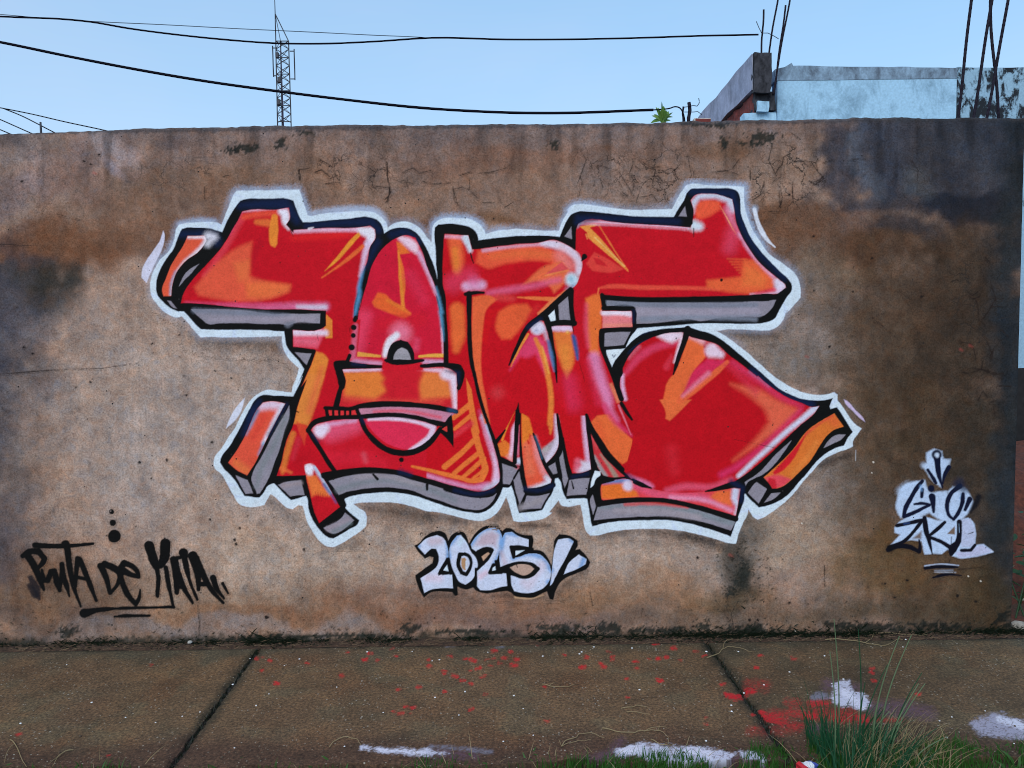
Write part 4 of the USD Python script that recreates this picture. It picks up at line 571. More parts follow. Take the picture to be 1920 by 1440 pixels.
# ------------------------------------------------------------------ old stains of the plaster, with lens edge darkening painted in
STAINS_VIGNETTE = [  # x, y, radius x, radius y, colour, strength, softness
    (960, 250, 2200, 55, (112, 100, 98), .75, .6), (930, 340, 900, 70, (122, 100, 88), .7, .6), (300, 330, 420, 60, (120, 96, 80), .6, .6), (250, 290, 300, 30, (126, 110, 104), .7, .7), (200, 272, 32, 24, (142, 130, 128), .9, .4), (250, 280, 26, 16, (140, 126, 124), .8, .5), (155, 285, 30, 24, (136, 118, 112), .7, .6), (230, 312, 26, 14, (136, 128, 134), .7, .6), (60, 290, 60, 30, (128, 116, 110), .6, .6),
    (180, 460, 330, 46, (112, 80, 60), .75, .5), (60, 470, 200, 40, (104, 72, 52), .8, .6), (330, 405, 200, 40, (116, 88, 70), .6, .7), (120, 340, 90, 40, (126, 108, 104), .6, .7), (45, 360, 40, 40, (124, 112, 112), .6, .6),
    (20, 540, 100, 55, (46, 46, 46), .95, .5), (60, 515, 70, 26, (50, 50, 46), .85, .5), (0, 640, 70, 130, (74, 74, 80), .8, .7), (-40, 800, 110, 330, (66, 66, 74), .95, .7), (20, 690, 50, 90, (70, 70, 78), .55, .8), (10, 1010, 60, 120, (74, 70, 74), .6, .8),  # left edge: real stains together with lens vignette put into the colour
    (400, 800, 330, 210, (150, 136, 126), .8, .8), (640, 1060, 330, 80, (156, 136, 118), .8, .7), (1150, 1050, 260, 60, (150, 134, 120), .7, .8), (1560, 930, 90, 90, (130, 120, 112), .7, .8), (1480, 1000, 170, 60, (138, 122, 104), .7, .8),
    (1500, 450, 230, 60, (92, 64, 46), .8, .5), (1480, 330, 120, 55, (134, 116, 104), .7, .7), (1560, 520, 60, 40, (124, 104, 78), .6, .7), (1530, 610, 130, 110, (110, 102, 96), .75, .7), (1640, 700, 100, 130, (100, 86, 72), .7, .7), (1700, 600, 150, 160, (88, 70, 54), .8, .7), (1450, 690, 90, 50, (112, 100, 88), .6, .7),
    (1760, 300, 210, 100, (66, 70, 80), .97, .3), (1560, 310, 30, 80, (62, 62, 70), .8, .5), (1660, 390, 110, 24, (58, 60, 68), .85, .5), (1840, 390, 120, 34, (40, 46, 58), .95, .45), (1850, 260, 110, 50, (66, 72, 82), .7, .6), (1610, 320, 22, 70, (90, 98, 110), .6, .7), (1720, 350, 40, 30, (92, 98, 104), .55, .7), (1690, 425, 60, 16, (60, 62, 68), .7, .6), (1755, 440, 30, 30, (54, 56, 62), .7, .5),
    (1830, 470, 90, 50, (80, 62, 46), .7, .6), (1800, 600, 110, 120, (72, 58, 46), .75, .7), (1600, 425, 30, 20, (120, 98, 88), .6, .6), (1840, 600, 60, 160, (64, 54, 44), .6, .8), (1760, 760, 160, 120, (76, 64, 52), .8, .8), (1700, 880, 150, 120, (84, 68, 50), .75, .8), (1840, 870, 70, 130, (62, 56, 48), .8, .7), (1780, 1080, 170, 90, (88, 70, 48), .8, .7), (1640, 1060, 90, 60, (112, 86, 52), .6, .8), (1880, 1000, 40, 160, (54, 56, 54), .7, .7),
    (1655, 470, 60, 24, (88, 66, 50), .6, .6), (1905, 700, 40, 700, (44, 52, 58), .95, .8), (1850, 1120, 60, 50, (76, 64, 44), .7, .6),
    (300, 1120, 420, 40, (134, 108, 84), .6, .7), (110, 1110, 120, 50, (96, 74, 58), .7, .7), (620, 1150, 300, 18, (126, 94, 70), .75, .5), (900, 1130, 330, 40, (118, 88, 72), .7, .7), (1200, 1110, 180, 40, (132, 102, 74), .65, .7), (100, 1170, 160, 30, (92, 78, 70), .8, .7), (400, 1180, 300, 18, (122, 112, 108), .75, .6), (1000, 1165, 240, 20, (114, 94, 86), .8, .6), (1350, 1160, 220, 24, (104, 90, 78), .75, .6), (1700, 1150, 200, 30, (82, 70, 54), .75, .7),
    (1385, 1060, 34, 90, (58, 56, 50), .85, .7), (1400, 1085, 26, 30, (40, 44, 38), .85, .6), (1375, 1115, 70, 20, (92, 76, 56), .6, .7), (1425, 985, 30, 40, (92, 86, 78), .7, .7), (900, 250, 200, 30, (100, 88, 84), .5, .8), (690, 262, 60, 14, (74, 66, 62), .5, .7), (330, 250, 30, 24, (84, 76, 78), .5, .7), (30, 262, 30, 26, (66, 66, 72), .7, .6), (80, 258, 20, 22, (80, 78, 80), .6, .6),
    (1000, 300, 220, 26, (112, 84, 70), .6, .7), (820, 420, 130, 14, (110, 76, 56), .7, .6), (960, 425, 120, 12, (116, 86, 62), .6, .6), (1180, 350, 150, 50, (128, 112, 104), .6, .7), (1345, 270, 60, 26, (112, 84, 62), .6, .7), (470, 640, 60, 18, (96, 86, 80), .4, .8)]
MOSS = [(462, 277, 26, 8), (440, 282, 16, 6), (527, 268, 10, 10), (572, 250, 14, 6), (1430, 258, 24, 9), (1415, 270, 12, 6), (1356, 266, 7, 12), (1390, 268, 8, 5), (1345, 232, 26, 5), (1300, 232, 20, 4), (1040, 272, 7, 7), (1385, 1092, 14, 12), (1372, 1110, 10, 8), (1395, 1070, 12, 14), (130, 1186, 16, 12), (1882, 1160, 14, 16), (770, 1180, 22, 8), (1050, 1178, 44, 9), (1140, 1178, 30, 9), (1320, 1172, 18, 9), (1410, 1178, 40, 7), (1570, 1174, 24, 8), (1640, 1176, 60, 7), (1760, 1174, 50, 7), (880, 1184, 60, 4), (640, 1192, 120, 3.5), (470, 1200, 100, 3.5), (1240, 1182, 60, 5)]
CRACKS = [(670, 325, 90, 45, 1), (1200, 330, 150, 80, 1), (1470, 330, 90, 70, 1), (1840, 580, 70, 160, .9), (330, 330, 110, 40, .6), (1720, 340, 60, 60, .5), (420, 350, 90, 30, .5), (1130, 300, 60, 40, .6), (1380, 1140, 60, 50, .5), (60, 370, 50, 50, .35), (1830, 1010, 60, 50, .5), (1700, 1110, 80, 40, .3)]
LINES = ["f 440,270,3 445,310,4 425,375,3", "f 460,320,3 490,345,5 540,330,4 620,325,4", "f 610,350,3 660,352,5 700,338,4 725,350,4 765,310,3", "f 725,350,4 730,375,4 745,395,3", "f 800,308,2 830,320,4 845,360,4 850,395,4 885,402,3", "f 100,390,2 110,440,4 92,500,3 90,560,2", "f 180,380,3 195,395,4 235,395,4 260,425,3 290,435,2", "f 195,395,3 190,450,2", "f 200,480,3 180,520,4 186,572,3", "f 325,385,3 345,410,5 375,460,3", "f 330,410,2 300,450,2", "f 370,490,3 410,522,2", "f 410,420,2 440,410,3 450,450,4 490,485,3 480,530,3 462,590,2", "f 450,450,3 448,495,3", "f 500,525,3 540,520,3 570,510,3 610,560,2", "f 520,395,2 610,388,3 650,430,2", "f 500,440,3 530,418,2", "f 545,455,2 590,455,3", "f 610,485,2 640,482,2", "f 720,490,3 680,520,4 668,585,3", "f 660,430,2 715,420,2", "f 1000,360,2 1080,358,3 1140,378,2", "f 880,440,3 960,420,4 1020,400,5", "f 985,415,3 1000,435,3", "f 1210,322,4 1230,370,5 1215,460,4", "f 1230,520,3 1215,560,3",
 "g 0,595,14 60,590,10 150,575,6", "g 5,600,14 5,700,10 10,770,8", "g 340,605,6 400,590,9 470,605,9 490,660,8 485,720,6", "g 370,690,4 430,680,8 470,660,6", "g 1050,500,8 1055,600,12 1060,700,12 1080,760,12 1095,880,10 1040,945,8", "g 1180,735,6 1270,725,8", "h 405,290,4 350,330,7 335,400,9 290,440,9 275,465,6", "h 320,480,6 325,505,7 280,525,8 235,560,6", "h 330,515,4 390,520,6 432,548,6 430,690,8 440,750,5", "h 10,410,6 30,430,7 40,500,8 22,600,7", "h 165,530,6 160,590,8 130,660,9 125,690,6 55,725,4", "h 140,655,6 180,655,5 215,668,4", "h 285,590,6 320,610,7 335,690,9 330,760,8 300,800,6", "h 130,835,6 210,830,8 300,832,7", "h 450,365,4 530,362,7 600,362,8 650,385,8 668,440,7", "h 650,385,6 665,345,6", "h 720,380,7 760,358,7 815,352,5", "h 635,552,8 680,540,10 720,505,9", "h 585,550,5 620,580,9 680,590,7", "h 970,355,5 1050,342,6 1100,345,4", "h 35,720,5 10,790,8", "j 1035,375,7 1060,370,8 1110,368,5", "j 1035,375,6 1045,420,7 1040,480,5", "j 230,375,3 300,385,5 370,405,4", "j 470,415,3 520,416,4", "j 165,430,2 175,490,3", "j 335,500,2 330,590,3",
 "k 90,280,4 95,350,6 105,420,6 115,480,6 80,550,5", "k 190,345,3 260,315,5 310,350,6 380,328,4", "k 160,408,3 215,405,5 230,445,5", "k 220,385,4 225,410,4 275,428,3", "k 330,408,4 350,420,5 325,460,5", "k 350,422,3 430,422,5 510,420,3", "k 570,365,3 640,345,5", "k 700,348,4 760,348,6 880,318,4", "k 525,460,4 590,448,4 635,462,5 638,385,4", "k 528,462,5 535,530,5 580,582,5 650,576,4", "k 640,470,3 690,525,4", "k 720,552,3 800,548,4", "k 870,575,3 930,545,3", "k 830,510,4 845,545,3",
 "m 985,205,6 1020,240,8 1055,215,8", "m 1040,255,6 1060,300,7 1065,380,7 1100,410,6", "m 950,515,6 1010,520,7 1035,560,8 1045,620,6", "m 960,690,6 1000,695,8 1080,675,9 1170,700,8", "m 1080,675,8 1085,620,7", "m 1130,590,8 1150,560,10 1140,620,8", "m 905,150,5 930,140,8 960,150,5", "m 1190,770,8 1260,775,6", "m 1060,860,6 1090,800,8 1110,840,8", "m 1135,870,8 1165,860,8", "m 1140,300,9 1200,300,7", "m 1070,60,8 1090,120,7", "m 1100,10,8 1130,40,6", "m 1200,440,6 1240,480,7", "m 1150,900,7 1160,950,7", "m 430,370,4 480,410,5 560,480,4", "X 0,701,2 60,697,2 120,692,1.4 190,690,1 260,680,.8", "X 420,672,.8 470,674,1.6 530,674,1", "X 0,458,1 60,462,1", "X 1383,1128,2 1372,1150,2 1376,1180,2", "X 371,1130,1.4 374,1165,1.6 374,1190,1.6", "X 590,322,2 604,318,3 618,330,2", "X 1106,1110,1.6 1112,1135,1.6", "X 1545,1060,1 1545,1100,1", "X 1180,950,.8 1180,960,.8", "X 1460,360,2 1464,390,2", "X 600,300,1.5 620,310,2 640,350,1.4", "X 1710,303,1.6 1722,320,2 1718,340,1.5", "X 1486,250,1 1500,262,1",
         "X 1858,530,2.4 1866,560,3 1852,585,2.4 1840,600,2", "X 1820,690,2 1842,694,3 1862,702,3 1880,700,2", "X 1812,553,2 1824,560,2.5 1836,556,2", "X 1850,640,2 1858,660,2.6 1856,675,2", "X 1795,1068,1.2 1840,1064,1.6 1865,1067,1.2", "X 1866,1036,2.2 1882,1036,1.6", "X 1448,270,2 1440,300,1.8 1456,330,2", "X 1490,302,1.4 1520,302,2 1530,318,2 1545,335,2 1530,346,2 1518,340,1.6", "X 1465,340,1.4 1485,345,1.6 1488,380,1.6", "X 1080,350,1.6 1100,300,1.4 1090,280,1.4", "X 1130,352,1.4 1120,310,1.6 1160,320,1.6 1190,370,1.6", "X 700,348,1.2 730,352,1.4 726,380,1.4", "X 640,340,1.4 610,345,1.2", "X 850,352,1.2 858,384,1.4", "X 150,412,1 110,402,1.6", "X 1200,300,1.4 1230,318,1.6 1222,350,1.4 1250,362,1.4", "X 1290,292,1.4 1296,330,1.6 1280,352,1.4", "X 1340,322,1.2 1372,318,1.6 1384,300,1.2"]
PITS = [(170, 308, 2.5), (157, 302, 3), (186, 290, 3), (40, 340, 3), (45, 651, 3), (61, 663, 3), (169, 716, 2.5), (143, 726, 2), (338, 628, 2.5), (286, 644, 2.5), (472, 672, 3), (403, 695, 2), (434, 709, 2.5), (350, 741, 3), (262, 867, 4), (313, 862, 3), (284, 897, 2.5), (398, 829, 3), (394, 974, 3), (514, 970, 2), (485, 348, 2.5), (1525, 443, 3), (1635, 484, 3), (1526, 545, 2.5), (1599, 547, 3), (1727, 556, 2.5), (1555, 650, 3), (1308, 1045, 4), (500, 1157, 5), (1677, 1120, 3), (1700, 1088, 3), (1480, 1130, 4), (1420, 1162, 3), (900, 1175, 3), (926, 410, 3), (990, 430, 3), (1480, 365, 3), (1300, 1174, 3), (1660, 1094, 2.5), (1795, 1117, 4), (1830, 1128, 3), (443, 1020, 4), (440, 1012, 4), (450, 990, 3), (570, 1030, 3), (927, 1128, 3), (790, 1000, 3), (1405, 1162, 4)]
WOOD_X, WOOD_Z = None, None
CAST = np.array([.97, .988, 1.02])
def stain_vignette_at(px, py):
    """plaster colour with stains and painted edge vignette, crack amount: px, py arrays of positions on the wall"""
    dx = (fbm2(px, py, .011, 4, 31) - .5) * 120; dy = (fbm2(px, py, .012, 4, 57) - .5) * 90
    x, y = px + dx, py + dy
    col = np.broadcast_to(alb((134, 114, 102)), px.shape + (3,)).copy()
    nz = fbm2(px, py, .035, 4, 77) - .5
    for cx, cy, rx, ry, c, k, s in STAINS_VIGNETTE:
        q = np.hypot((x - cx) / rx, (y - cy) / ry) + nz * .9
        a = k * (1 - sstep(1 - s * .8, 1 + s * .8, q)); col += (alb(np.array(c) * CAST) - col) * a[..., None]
    f = fbm2(px, py, .16, 3, 91)
    st1 = fbm2(px, py * .12, .05, 4, 19); upper = 1 - sstep(60, 150, py - (248 - px * .0137) + (fbm2(px, py, .01, 2, 3) - .5) * 120)
    col *= (1 - .42 * upper * sstep(.5, .72, st1) + .16 * upper * sstep(.45, .25, st1))[..., None]
    hue = fbm2(px, py, .018, 4, 23) - .5; col *= np.stack([1 + .22 * hue, 1 + 0 * hue, 1 - .26 * hue], -1)
    g1 = sstep(.45, .75, fbm2(px, py, .02, 4, 13)); col *= (1 + .16 * g1 - .1 * sstep(.5, .8, fbm2(px, py, .026, 4, 17)))[..., None]
    for cx, cy, rx, ry in MOSS:
        q = np.hypot((px - cx + dx * .08) / rx, (py - cy + dy * .08) / ry) + (f - .5) * 2.4 + (fbm2(px, py, .4, 2, 37) - .5) * 2.0
        a = .92 * (1 - sstep(.75, 1.25, q)); col += (np.array([.02, .022, .018]) - col) * a[..., None]
    base = 1211 - px * .0135
    a = .9 * (1 - sstep(2, 20, base - py + (f - .5) * 26 + (fbm2(px, py, .03, 3, 5) - .5) * 30)); col += (np.array([.022, .024, .018]) - col) * a[..., None]
    top = 248 - px * .0137
    a = .75 * (1 - sstep(2, 7, py - top + (f - .5) * 12)); col += (np.array([.045, .045, .05]) - col) * a[..., None]
    cr = np.zeros(px.shape)
    for cx, cy, rx, ry, k in CRACKS:
        cr = np.maximum(cr, k * (1 - sstep(.55, 1.15, np.hypot((px - cx) / rx, (py - cy) / ry) + nz * .6)))
    right = sstep(1480, 1760, px + (fbm2(px, py, .006, 3, 12) - .5) * 400)  # right darkened, left middle lightened: dirtier plaster plus lens falloff put into colour
    left = sstep(60, 230, px) * (1 - right) * sstep(420, 620, py + (fbm2(px, py, .01, 3, 66) - .5) * 160) * (1 - sstep(1090, 1150, py))
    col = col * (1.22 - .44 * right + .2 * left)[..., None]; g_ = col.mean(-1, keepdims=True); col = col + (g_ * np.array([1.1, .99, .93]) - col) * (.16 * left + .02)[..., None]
    return np.clip(col, .006, .8), cr

def relief(x, z):
    return -(fbm2(x, z, 1.7, 3, 41) - .5) * .007 - (fbm2(x, z, 11, 2, 43) - .5) * .0016

TOPP, _ = trace("X -900,263 0,250 60,248 130,246 260,240 400,238 520,235 700,233 1000,231 1240,228 1330,226 1345,224 1400,225 1590,222 1600,219 1800,219 1918,220")
_tx, _tz = wall_xz(TOPP)
XR = at_y(1912, 690)[0]; XL = -6.5; TH = .16
def top_z(x):
    return np.interp(x, _tx, _tz) + (fbm2(x, x * 0, 9, 3, 51) - .5) * .016 + (fbm2(x, x * 0, 45, 2, 52) - .5) * .007

def build_wall():
    w = thing('boundary_wall', 'long brown plastered wall covered with red graffiti lettering, grey dark right end', 'wall', kind='thing')
    # draped sheet: front face, rounded right edge and top
    xs = np.concatenate([np.linspace(XL, -2.75, 60)[:-1], np.arange(-2.75, XR - .03, .0085)]); nx = len(xs)
    zs = np.linspace(-.06, 1, 270); r = .018
    arc = np.linspace(0, np.pi / 2, 6)[1:]
    X = np.concatenate([xs[xs < XR - r - .002], XR - r + r * np.sin(arc), np.full(4, XR)]); nx = int((xs < XR - r - .002).sum()); YX = np.concatenate([np.zeros(nx), r - r * np.cos(arc), np.linspace(r, TH, 5)[1:]])
    T = np.concatenate([np.linspace(0, 1, 270), np.ones(9)]); YT = np.concatenate([np.zeros(270), r - r * np.cos(arc), np.linspace(r, TH, 5)[1:]]); ZO = np.concatenate([np.zeros(270), -r + r * np.sin(arc), np.zeros(4)])
    XX, TT = np.meshgrid(X, T); tz = top_z(XX); ZZ = np.concatenate([-.06 + (tz[:270] + .06 - r) * TT[:270], tz[270:] + ZO[270:, None]])
    YY = np.maximum(YX[None, :] * np.ones_like(XX), YT[:, None] * np.ones_like(XX)) + relief(XX, ZZ) * (YT[:, None] < .01) * (YX[None] < .02)
    V = np.stack([XX, YY, ZZ], -1); px = pix(np.stack([XX, 0 * XX, ZZ], -1)); col, cr = stain_vignette_at(px[..., 0], px[..., 1])
    Q = grid_faces(*XX.shape); nb = len(T) * len(X); Fc = tri(Q)
    # back and left faces
    Vb = np.array([[XL, TH, -.06], [XR, TH, -.06], [XR, TH, _tz[-1] - .01], [XL, TH, _tz[0] - .01], [XL, 0.001, -.06], [XL, .001, _tz[0] - .03]])
    Fb = np.array([[1, 0, 3], [1, 3, 2], [0, 4, 5], [0, 5, 3]]) + nb
    V = np.vstack([V.reshape(-1, 3), Vb]); Fc = np.vstack([Fc, Fb]); n = len(V)
    colf = np.vstack([col.reshape(-1, 3), np.tile(alb((104, 92, 84)), (6, 1))])
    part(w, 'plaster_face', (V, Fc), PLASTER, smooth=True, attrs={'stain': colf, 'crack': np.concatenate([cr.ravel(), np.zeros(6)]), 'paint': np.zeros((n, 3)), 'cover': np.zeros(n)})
    return w

def sheet(parent, name, c, cellmask, lift, label=None):
    """the painted film: the cells of a canvas where cellmask holds, lying on the plaster"""
    i, j = np.nonzero(cellmask)
    if len(i) == 0: return
    a = i * c.nc + j; Q = np.stack([a + c.nc, a + c.nc + 1, a + 1, a], -1)
    u, inv = np.unique(Q.ravel(), return_inverse=True); Q = inv.reshape(Q.shape)
    x, z = c.WX.ravel()[u], c.WZ.ravel()[u]
    V = np.stack([x, relief(x, z) - lift, z], -1)
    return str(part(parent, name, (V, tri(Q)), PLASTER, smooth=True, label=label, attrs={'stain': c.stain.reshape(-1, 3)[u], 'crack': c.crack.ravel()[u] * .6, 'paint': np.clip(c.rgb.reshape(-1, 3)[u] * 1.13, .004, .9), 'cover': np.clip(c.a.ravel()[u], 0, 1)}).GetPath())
def finish(c):
    p = np.stack([c.X.ravel(), c.Y.ravel()], -1); x, z = wall_xz(p); c.WX, c.WZ = x.reshape(c.X.shape), z.reshape(c.X.shape)
    # crack lines and pits go through the paint
    s4 = 4; Xc, Yc = c.X[::s4, ::s4], c.Y[::s4, ::s4]; col, cr = stain_vignette_at(Xc, Yc)
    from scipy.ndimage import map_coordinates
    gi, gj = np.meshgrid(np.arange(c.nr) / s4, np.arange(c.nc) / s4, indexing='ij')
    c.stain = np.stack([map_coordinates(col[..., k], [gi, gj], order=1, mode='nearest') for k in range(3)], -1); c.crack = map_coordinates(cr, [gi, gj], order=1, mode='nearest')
    A = np.maximum.reduce([c.a[:-1, :-1], c.a[1:, :-1], c.a[:-1, 1:], c.a[1:, 1:]]); c.on = A > .012
    c.cx = (c.X[:-1, :-1] + c.step / 2); c.cy = (c.Y[:-1, :-1] + c.step / 2)
def inside(c, st):
    P = trace(st)[0]; X, Y = c.cx, c.cy; ins = np.zeros(X.shape, bool)
    for (ax, ay), (bx, by) in zip(P, np.roll(P, -1, 0)):
        if ay != by: ins ^= (Y >= min(ay, by)) & (Y < max(ay, by)) & (X < ax + (Y - ay) / (by - ay) * (bx - ax))
    return ins

wall = build_wall()
LIFT = .0016
def mural_parts():
    c, halo, sil = paint_mural(); finish(c)
    h = halo[:-1, :-1] > .5; s = sil[:-1, :-1] > .5; left = c.on.copy()
    g = sheet(wall, 'graffiti_lettering', c, left & ~h & ~s, LIFT, 'large red and orange block letters with white outline'); left &= h | s
    letters = [("X 280,340 735,340 725,440 700,480 668,590 660,660 640,690 636,770 600,790 590,790 560,800 640,900 700,1030 400,1030 260,700", 'letter like a seven or T, with a grey slab below'),
               ("X 735,340 800,430 826,520 836,690 862,690 866,740 852,770 850,850 800,862 650,862 590,800 600,790 636,770 640,690 660,660 668,590 700,480", 'tall rounded letter with an arched eye and grinning mouth'),
               ("X 800,340 1010,400 1060,460 1100,480 1090,545 1010,600 960,690 940,780 935,960 640,1010 700,950 700,862 800,862 850,850 852,770 866,740 862,690 836,690 826,520", 'letter with hatched orange stripes at its foot'),
               ("X 1010,600 1090,545 1080,600 1090,700 1120,780 1110,980 935,980 935,960 940,780 960,690", 'narrow pointed double letter with orange wedges'),
               ("X 1060,340 1420,340 1620,640 1640,900 1400,1030 1080,1030 1120,780 1090,700 1080,600 1090,545 1100,480 1060,460", 'wide letter with long arm and round red bowl')]
    from scipy.ndimage import distance_transform_edt
    lab = np.zeros(s.shape, int)
    for k, (st, lb) in enumerate(letters): lab[(lab == 0) & inside(c, st)] = k + 1
    ii = distance_transform_edt(lab == 0, return_indices=True)[1]; lab = lab[ii[0], ii[1]]
    for k, (st, lb) in enumerate(letters):
        m = s & left & (lab == k + 1); sheet(g, 'letter', c, m, LIFT, 'red ' + lb); left &= ~m
    m = h & left; sheet(g, 'white_outline', c, m | left, LIFT, 'white band around the whole lettering')
mural_parts()
def small_parts(c, name, label, cells):
    finish(c); left = c.on.copy(); rest = left.copy()
    for nm, st, lb in cells: rest &= ~inside(c, st)
    if not rest.any(): rest = left & inside(c, cells[-1][1]); cells = cells[:-1]
    g = sheet(wall, name, c, rest, LIFT, label); left &= ~rest
    for nm, st, lb in cells:
        m = left & inside(c, st); sheet(g, nm, c, m, LIFT, lb); left &= ~m
small_parts(paint_year(), 'year_lettering', 'white year 2025 outlined in black', [('digit', "X 770,970 842,970 842,1040 850,1075 850,1130 770,1130", 'digit 2'), ('digit', "X 842,970 881,970 881,1030 893,1060 888,1130 850,1130 850,1075 842,1040", 'digit 0'), ('digit', "X 881,970 941,970 936,1060 953,1075 953,1130 888,1130 893,1060 881,1030", 'digit 2'), ('digit', "X 941,970 1020,970 1032,1060 1028,1130 953,1130 953,1075 936,1060", 'digit 5'), ('slash_mark', "X 1020,970 1115,970 1115,1130 1028,1130 1032,1060", None)])
small_parts(paint_place(), 'place_name_lettering', 'black sprayed words PUNTA DE MATA with dots above', [('word', "X 34,1005 185,1005 185,1132 34,1132", 'word PUNTA'), ('word', "X 186,1040 266,1040 266,1136 186,1136", 'word DE'), ('word', "X 266,1000 436,1000 436,1134 330,1134 322,1134 266,1125", 'word MATA'), ('dot', "X 196,990 230,990 230,1020 196,1020", None), ('dot', "X 200,972 226,972 226,990 200,990", None), ('dot', "X 200,948 226,948 226,971 200,971", None), ('underline', "X 140,1130 340,1130 340,1164 140,1164", None)])
small_parts(paint_sign(), 'signature_lettering', 'small black signature GIO ZKL on white', [('word', "X 1652,836 1866,836 1866,972 1652,972", 'word GIO with a sprout above'), ('word', "X 1652,972 1866,972 1866,1050 1652,1050", 'word ZKL'), ('underline', "X 1652,1050 1866,1050 1866,1092 1652,1092", None)])
def wall_marks():
    c = Canvas(0, 225, 1916, 1205, 1.6, 99)
    rj = np.random.RandomState(8)
    for st in LINES: 
        P, W = trace(st); W = np.maximum(W * .95, 1.2); P = P + rj.uniform(-1.2, 1.2, P.shape); w, d = c.sd_line(P, W, 8)
        d = d + c.wob[w] * .5 + (c.grain[w] - .5) * 2.4; c.put(w, .85 * (1 - sstep(-1, 1.0, d)), (34, 27, 25))
    rs = np.random.RandomState(4)
    for x, y, r in PITS: c.line(f"X {x},{y},{r*1.5} {x+rs.uniform(-3,3)},{y+rs.uniform(-1,2)},{r}", (22, 20, 22), 1.0, .95)
    for k in range(170):
        x, y = rs.uniform(0, 1900), 240 + 950 * rs.uniform(0, 1) ** .8; r = rs.uniform(.8, 2.2)
        c.line(f"X {x},{y},{r*1.4} {x+rs.uniform(-2,2)},{y+rs.uniform(-1,1)},{r}", (40, 34, 32), 1.0, .75)
    for k in range(330):   # specks of dirt and lichen near the ground and in the stain right of the letters
        if k < 150: x, y = rs.normal(1390, 30), rs.normal(1080, 40)
        else: x, y = rs.uniform(0, 1880), 1196 - rs.exponential(20)
        if y < 1196 - x * .0135: c.line(f"X {x},{y},{rs.uniform(1,3.4)} {x+rs.uniform(-4,4)},{y+rs.uniform(-3,3)},{rs.uniform(.8,2)}", (28, 30, 26), 1.2, .8)
    for x, y in [(1511, 668), (176, 324), (1818, 648), (1368, 1040), (1800, 655)]: c.line(f"X {x},{y},4 {x+4},{y+2},3", (150, 66, 62), 3, .5)
    for x, y in [(450, 1190), (1815, 1080), (1838, 1089), (1503, 981), (1634, 886), (1637, 866), (1490, 1182)]: c.line(f"X {x},{y},2.6 {x+1},{y+1},2", (215, 215, 210), .9, .9)
    finish(c); tag(stage.GetPrimAtPath(sheet(wall, 'surface_crack', c, c.on, LIFT * .6)), kind='stuff')
wall_marks()

# ------------------------------------------------------------------ pavement and ground
SOIL = simple('soil', alb((92, 62, 44)) * .8, .95, .35, 60, bump=.006); ROOFDIRT = simple('red_earth', alb((84, 44, 30)), .95, .35, 30, bump=.01)
gnd = part('/World', 'ground', (np.array([[-300, -300, -.05], [300, -300, -.05], [300, 300, -.05], [-300, 300, -.05]], float), np.array([[0, 1, 2], [0, 2, 3]])), SOIL, kind='structure')
class Scatter(Canvas):
    def __init__(s, X, Y, seed):
        s.X, s.Y = X, Y; s.rgb = np.zeros(X.shape + (3,), np.float32); s.a = np.zeros(X.shape, np.float32)
        s.wob = (fbm2(X, Y * 2, .06, 3, seed) - .5) * 7; s.grain = fbm2(X, Y * 2.2, .22, 3, seed + 5); s.fine = fbm2(X, Y * 2.0, .34, 3, seed + 8); s.clip = None
    def put(s, w, al, col, clip=True):
        g = s.fine[w]; al = al * (.12 + .88 * sstep(.36, .56, g + (al - .6) * .22)); Canvas.put(s, w, al, col, clip)
    def win(s, P, m):
        return np.nonzero((s.X > P[:, 0].min() - m) & (s.X < P[:, 0].max() + m) & (s.Y > P[:, 1].min() - m) & (s.Y < P[:, 1].max() + m))
REDS = {'b': "390,450,40 450,440,16 515,478,34 440,560,26 575,672,50 845,500,38 1365,470,44 1415,410,40 1490,465,40 1210,400,32 1605,372,40 1640,430,40 1150,610,44 1670,738,34 1855,708,50 1725,888,34 1805,895,52 1690,948,56 1620,930,26 1780,950,16",
        'c': "210,425,42 350,455,44 415,470,56 610,380,52 760,385,26 550,460,36 600,460,34 700,450,34 660,490,46 785,515,66 810,460,40 580,520,40 460,545,52 395,568,34 160,570,34 160,600,26 255,610,56 500,620,46 530,600,28 325,660,44 400,680,30 165,750,44 530,775,44 400,910,42 1090,1015,44 1060,710,28 1400,535,42 1440,445,30 1590,530,46 1570,500,30 1640,390,36 1675,435,34 1675,465,30 1880,480,40 1810,805,34 1805,640,38 30,520,34 20,470,20 1890,540,34 1240,420,20",
        'd': "145,315,56 510,285,56 300,370,46 500,390,44 575,430,40 240,440,34 165,460,34 85,455,34 365,465,34 190,660,44 160,640,26 745,690,52 595,1050,42 590,990,16 1085,425,38 1385,455,50 1050,545,40 1030,960,50 1020,1080,26", 'e': "555,540,40 555,585,36 965,780,34 570,660,28", 'a': "1365,505,26 170,1140,50 980,1330,30"}
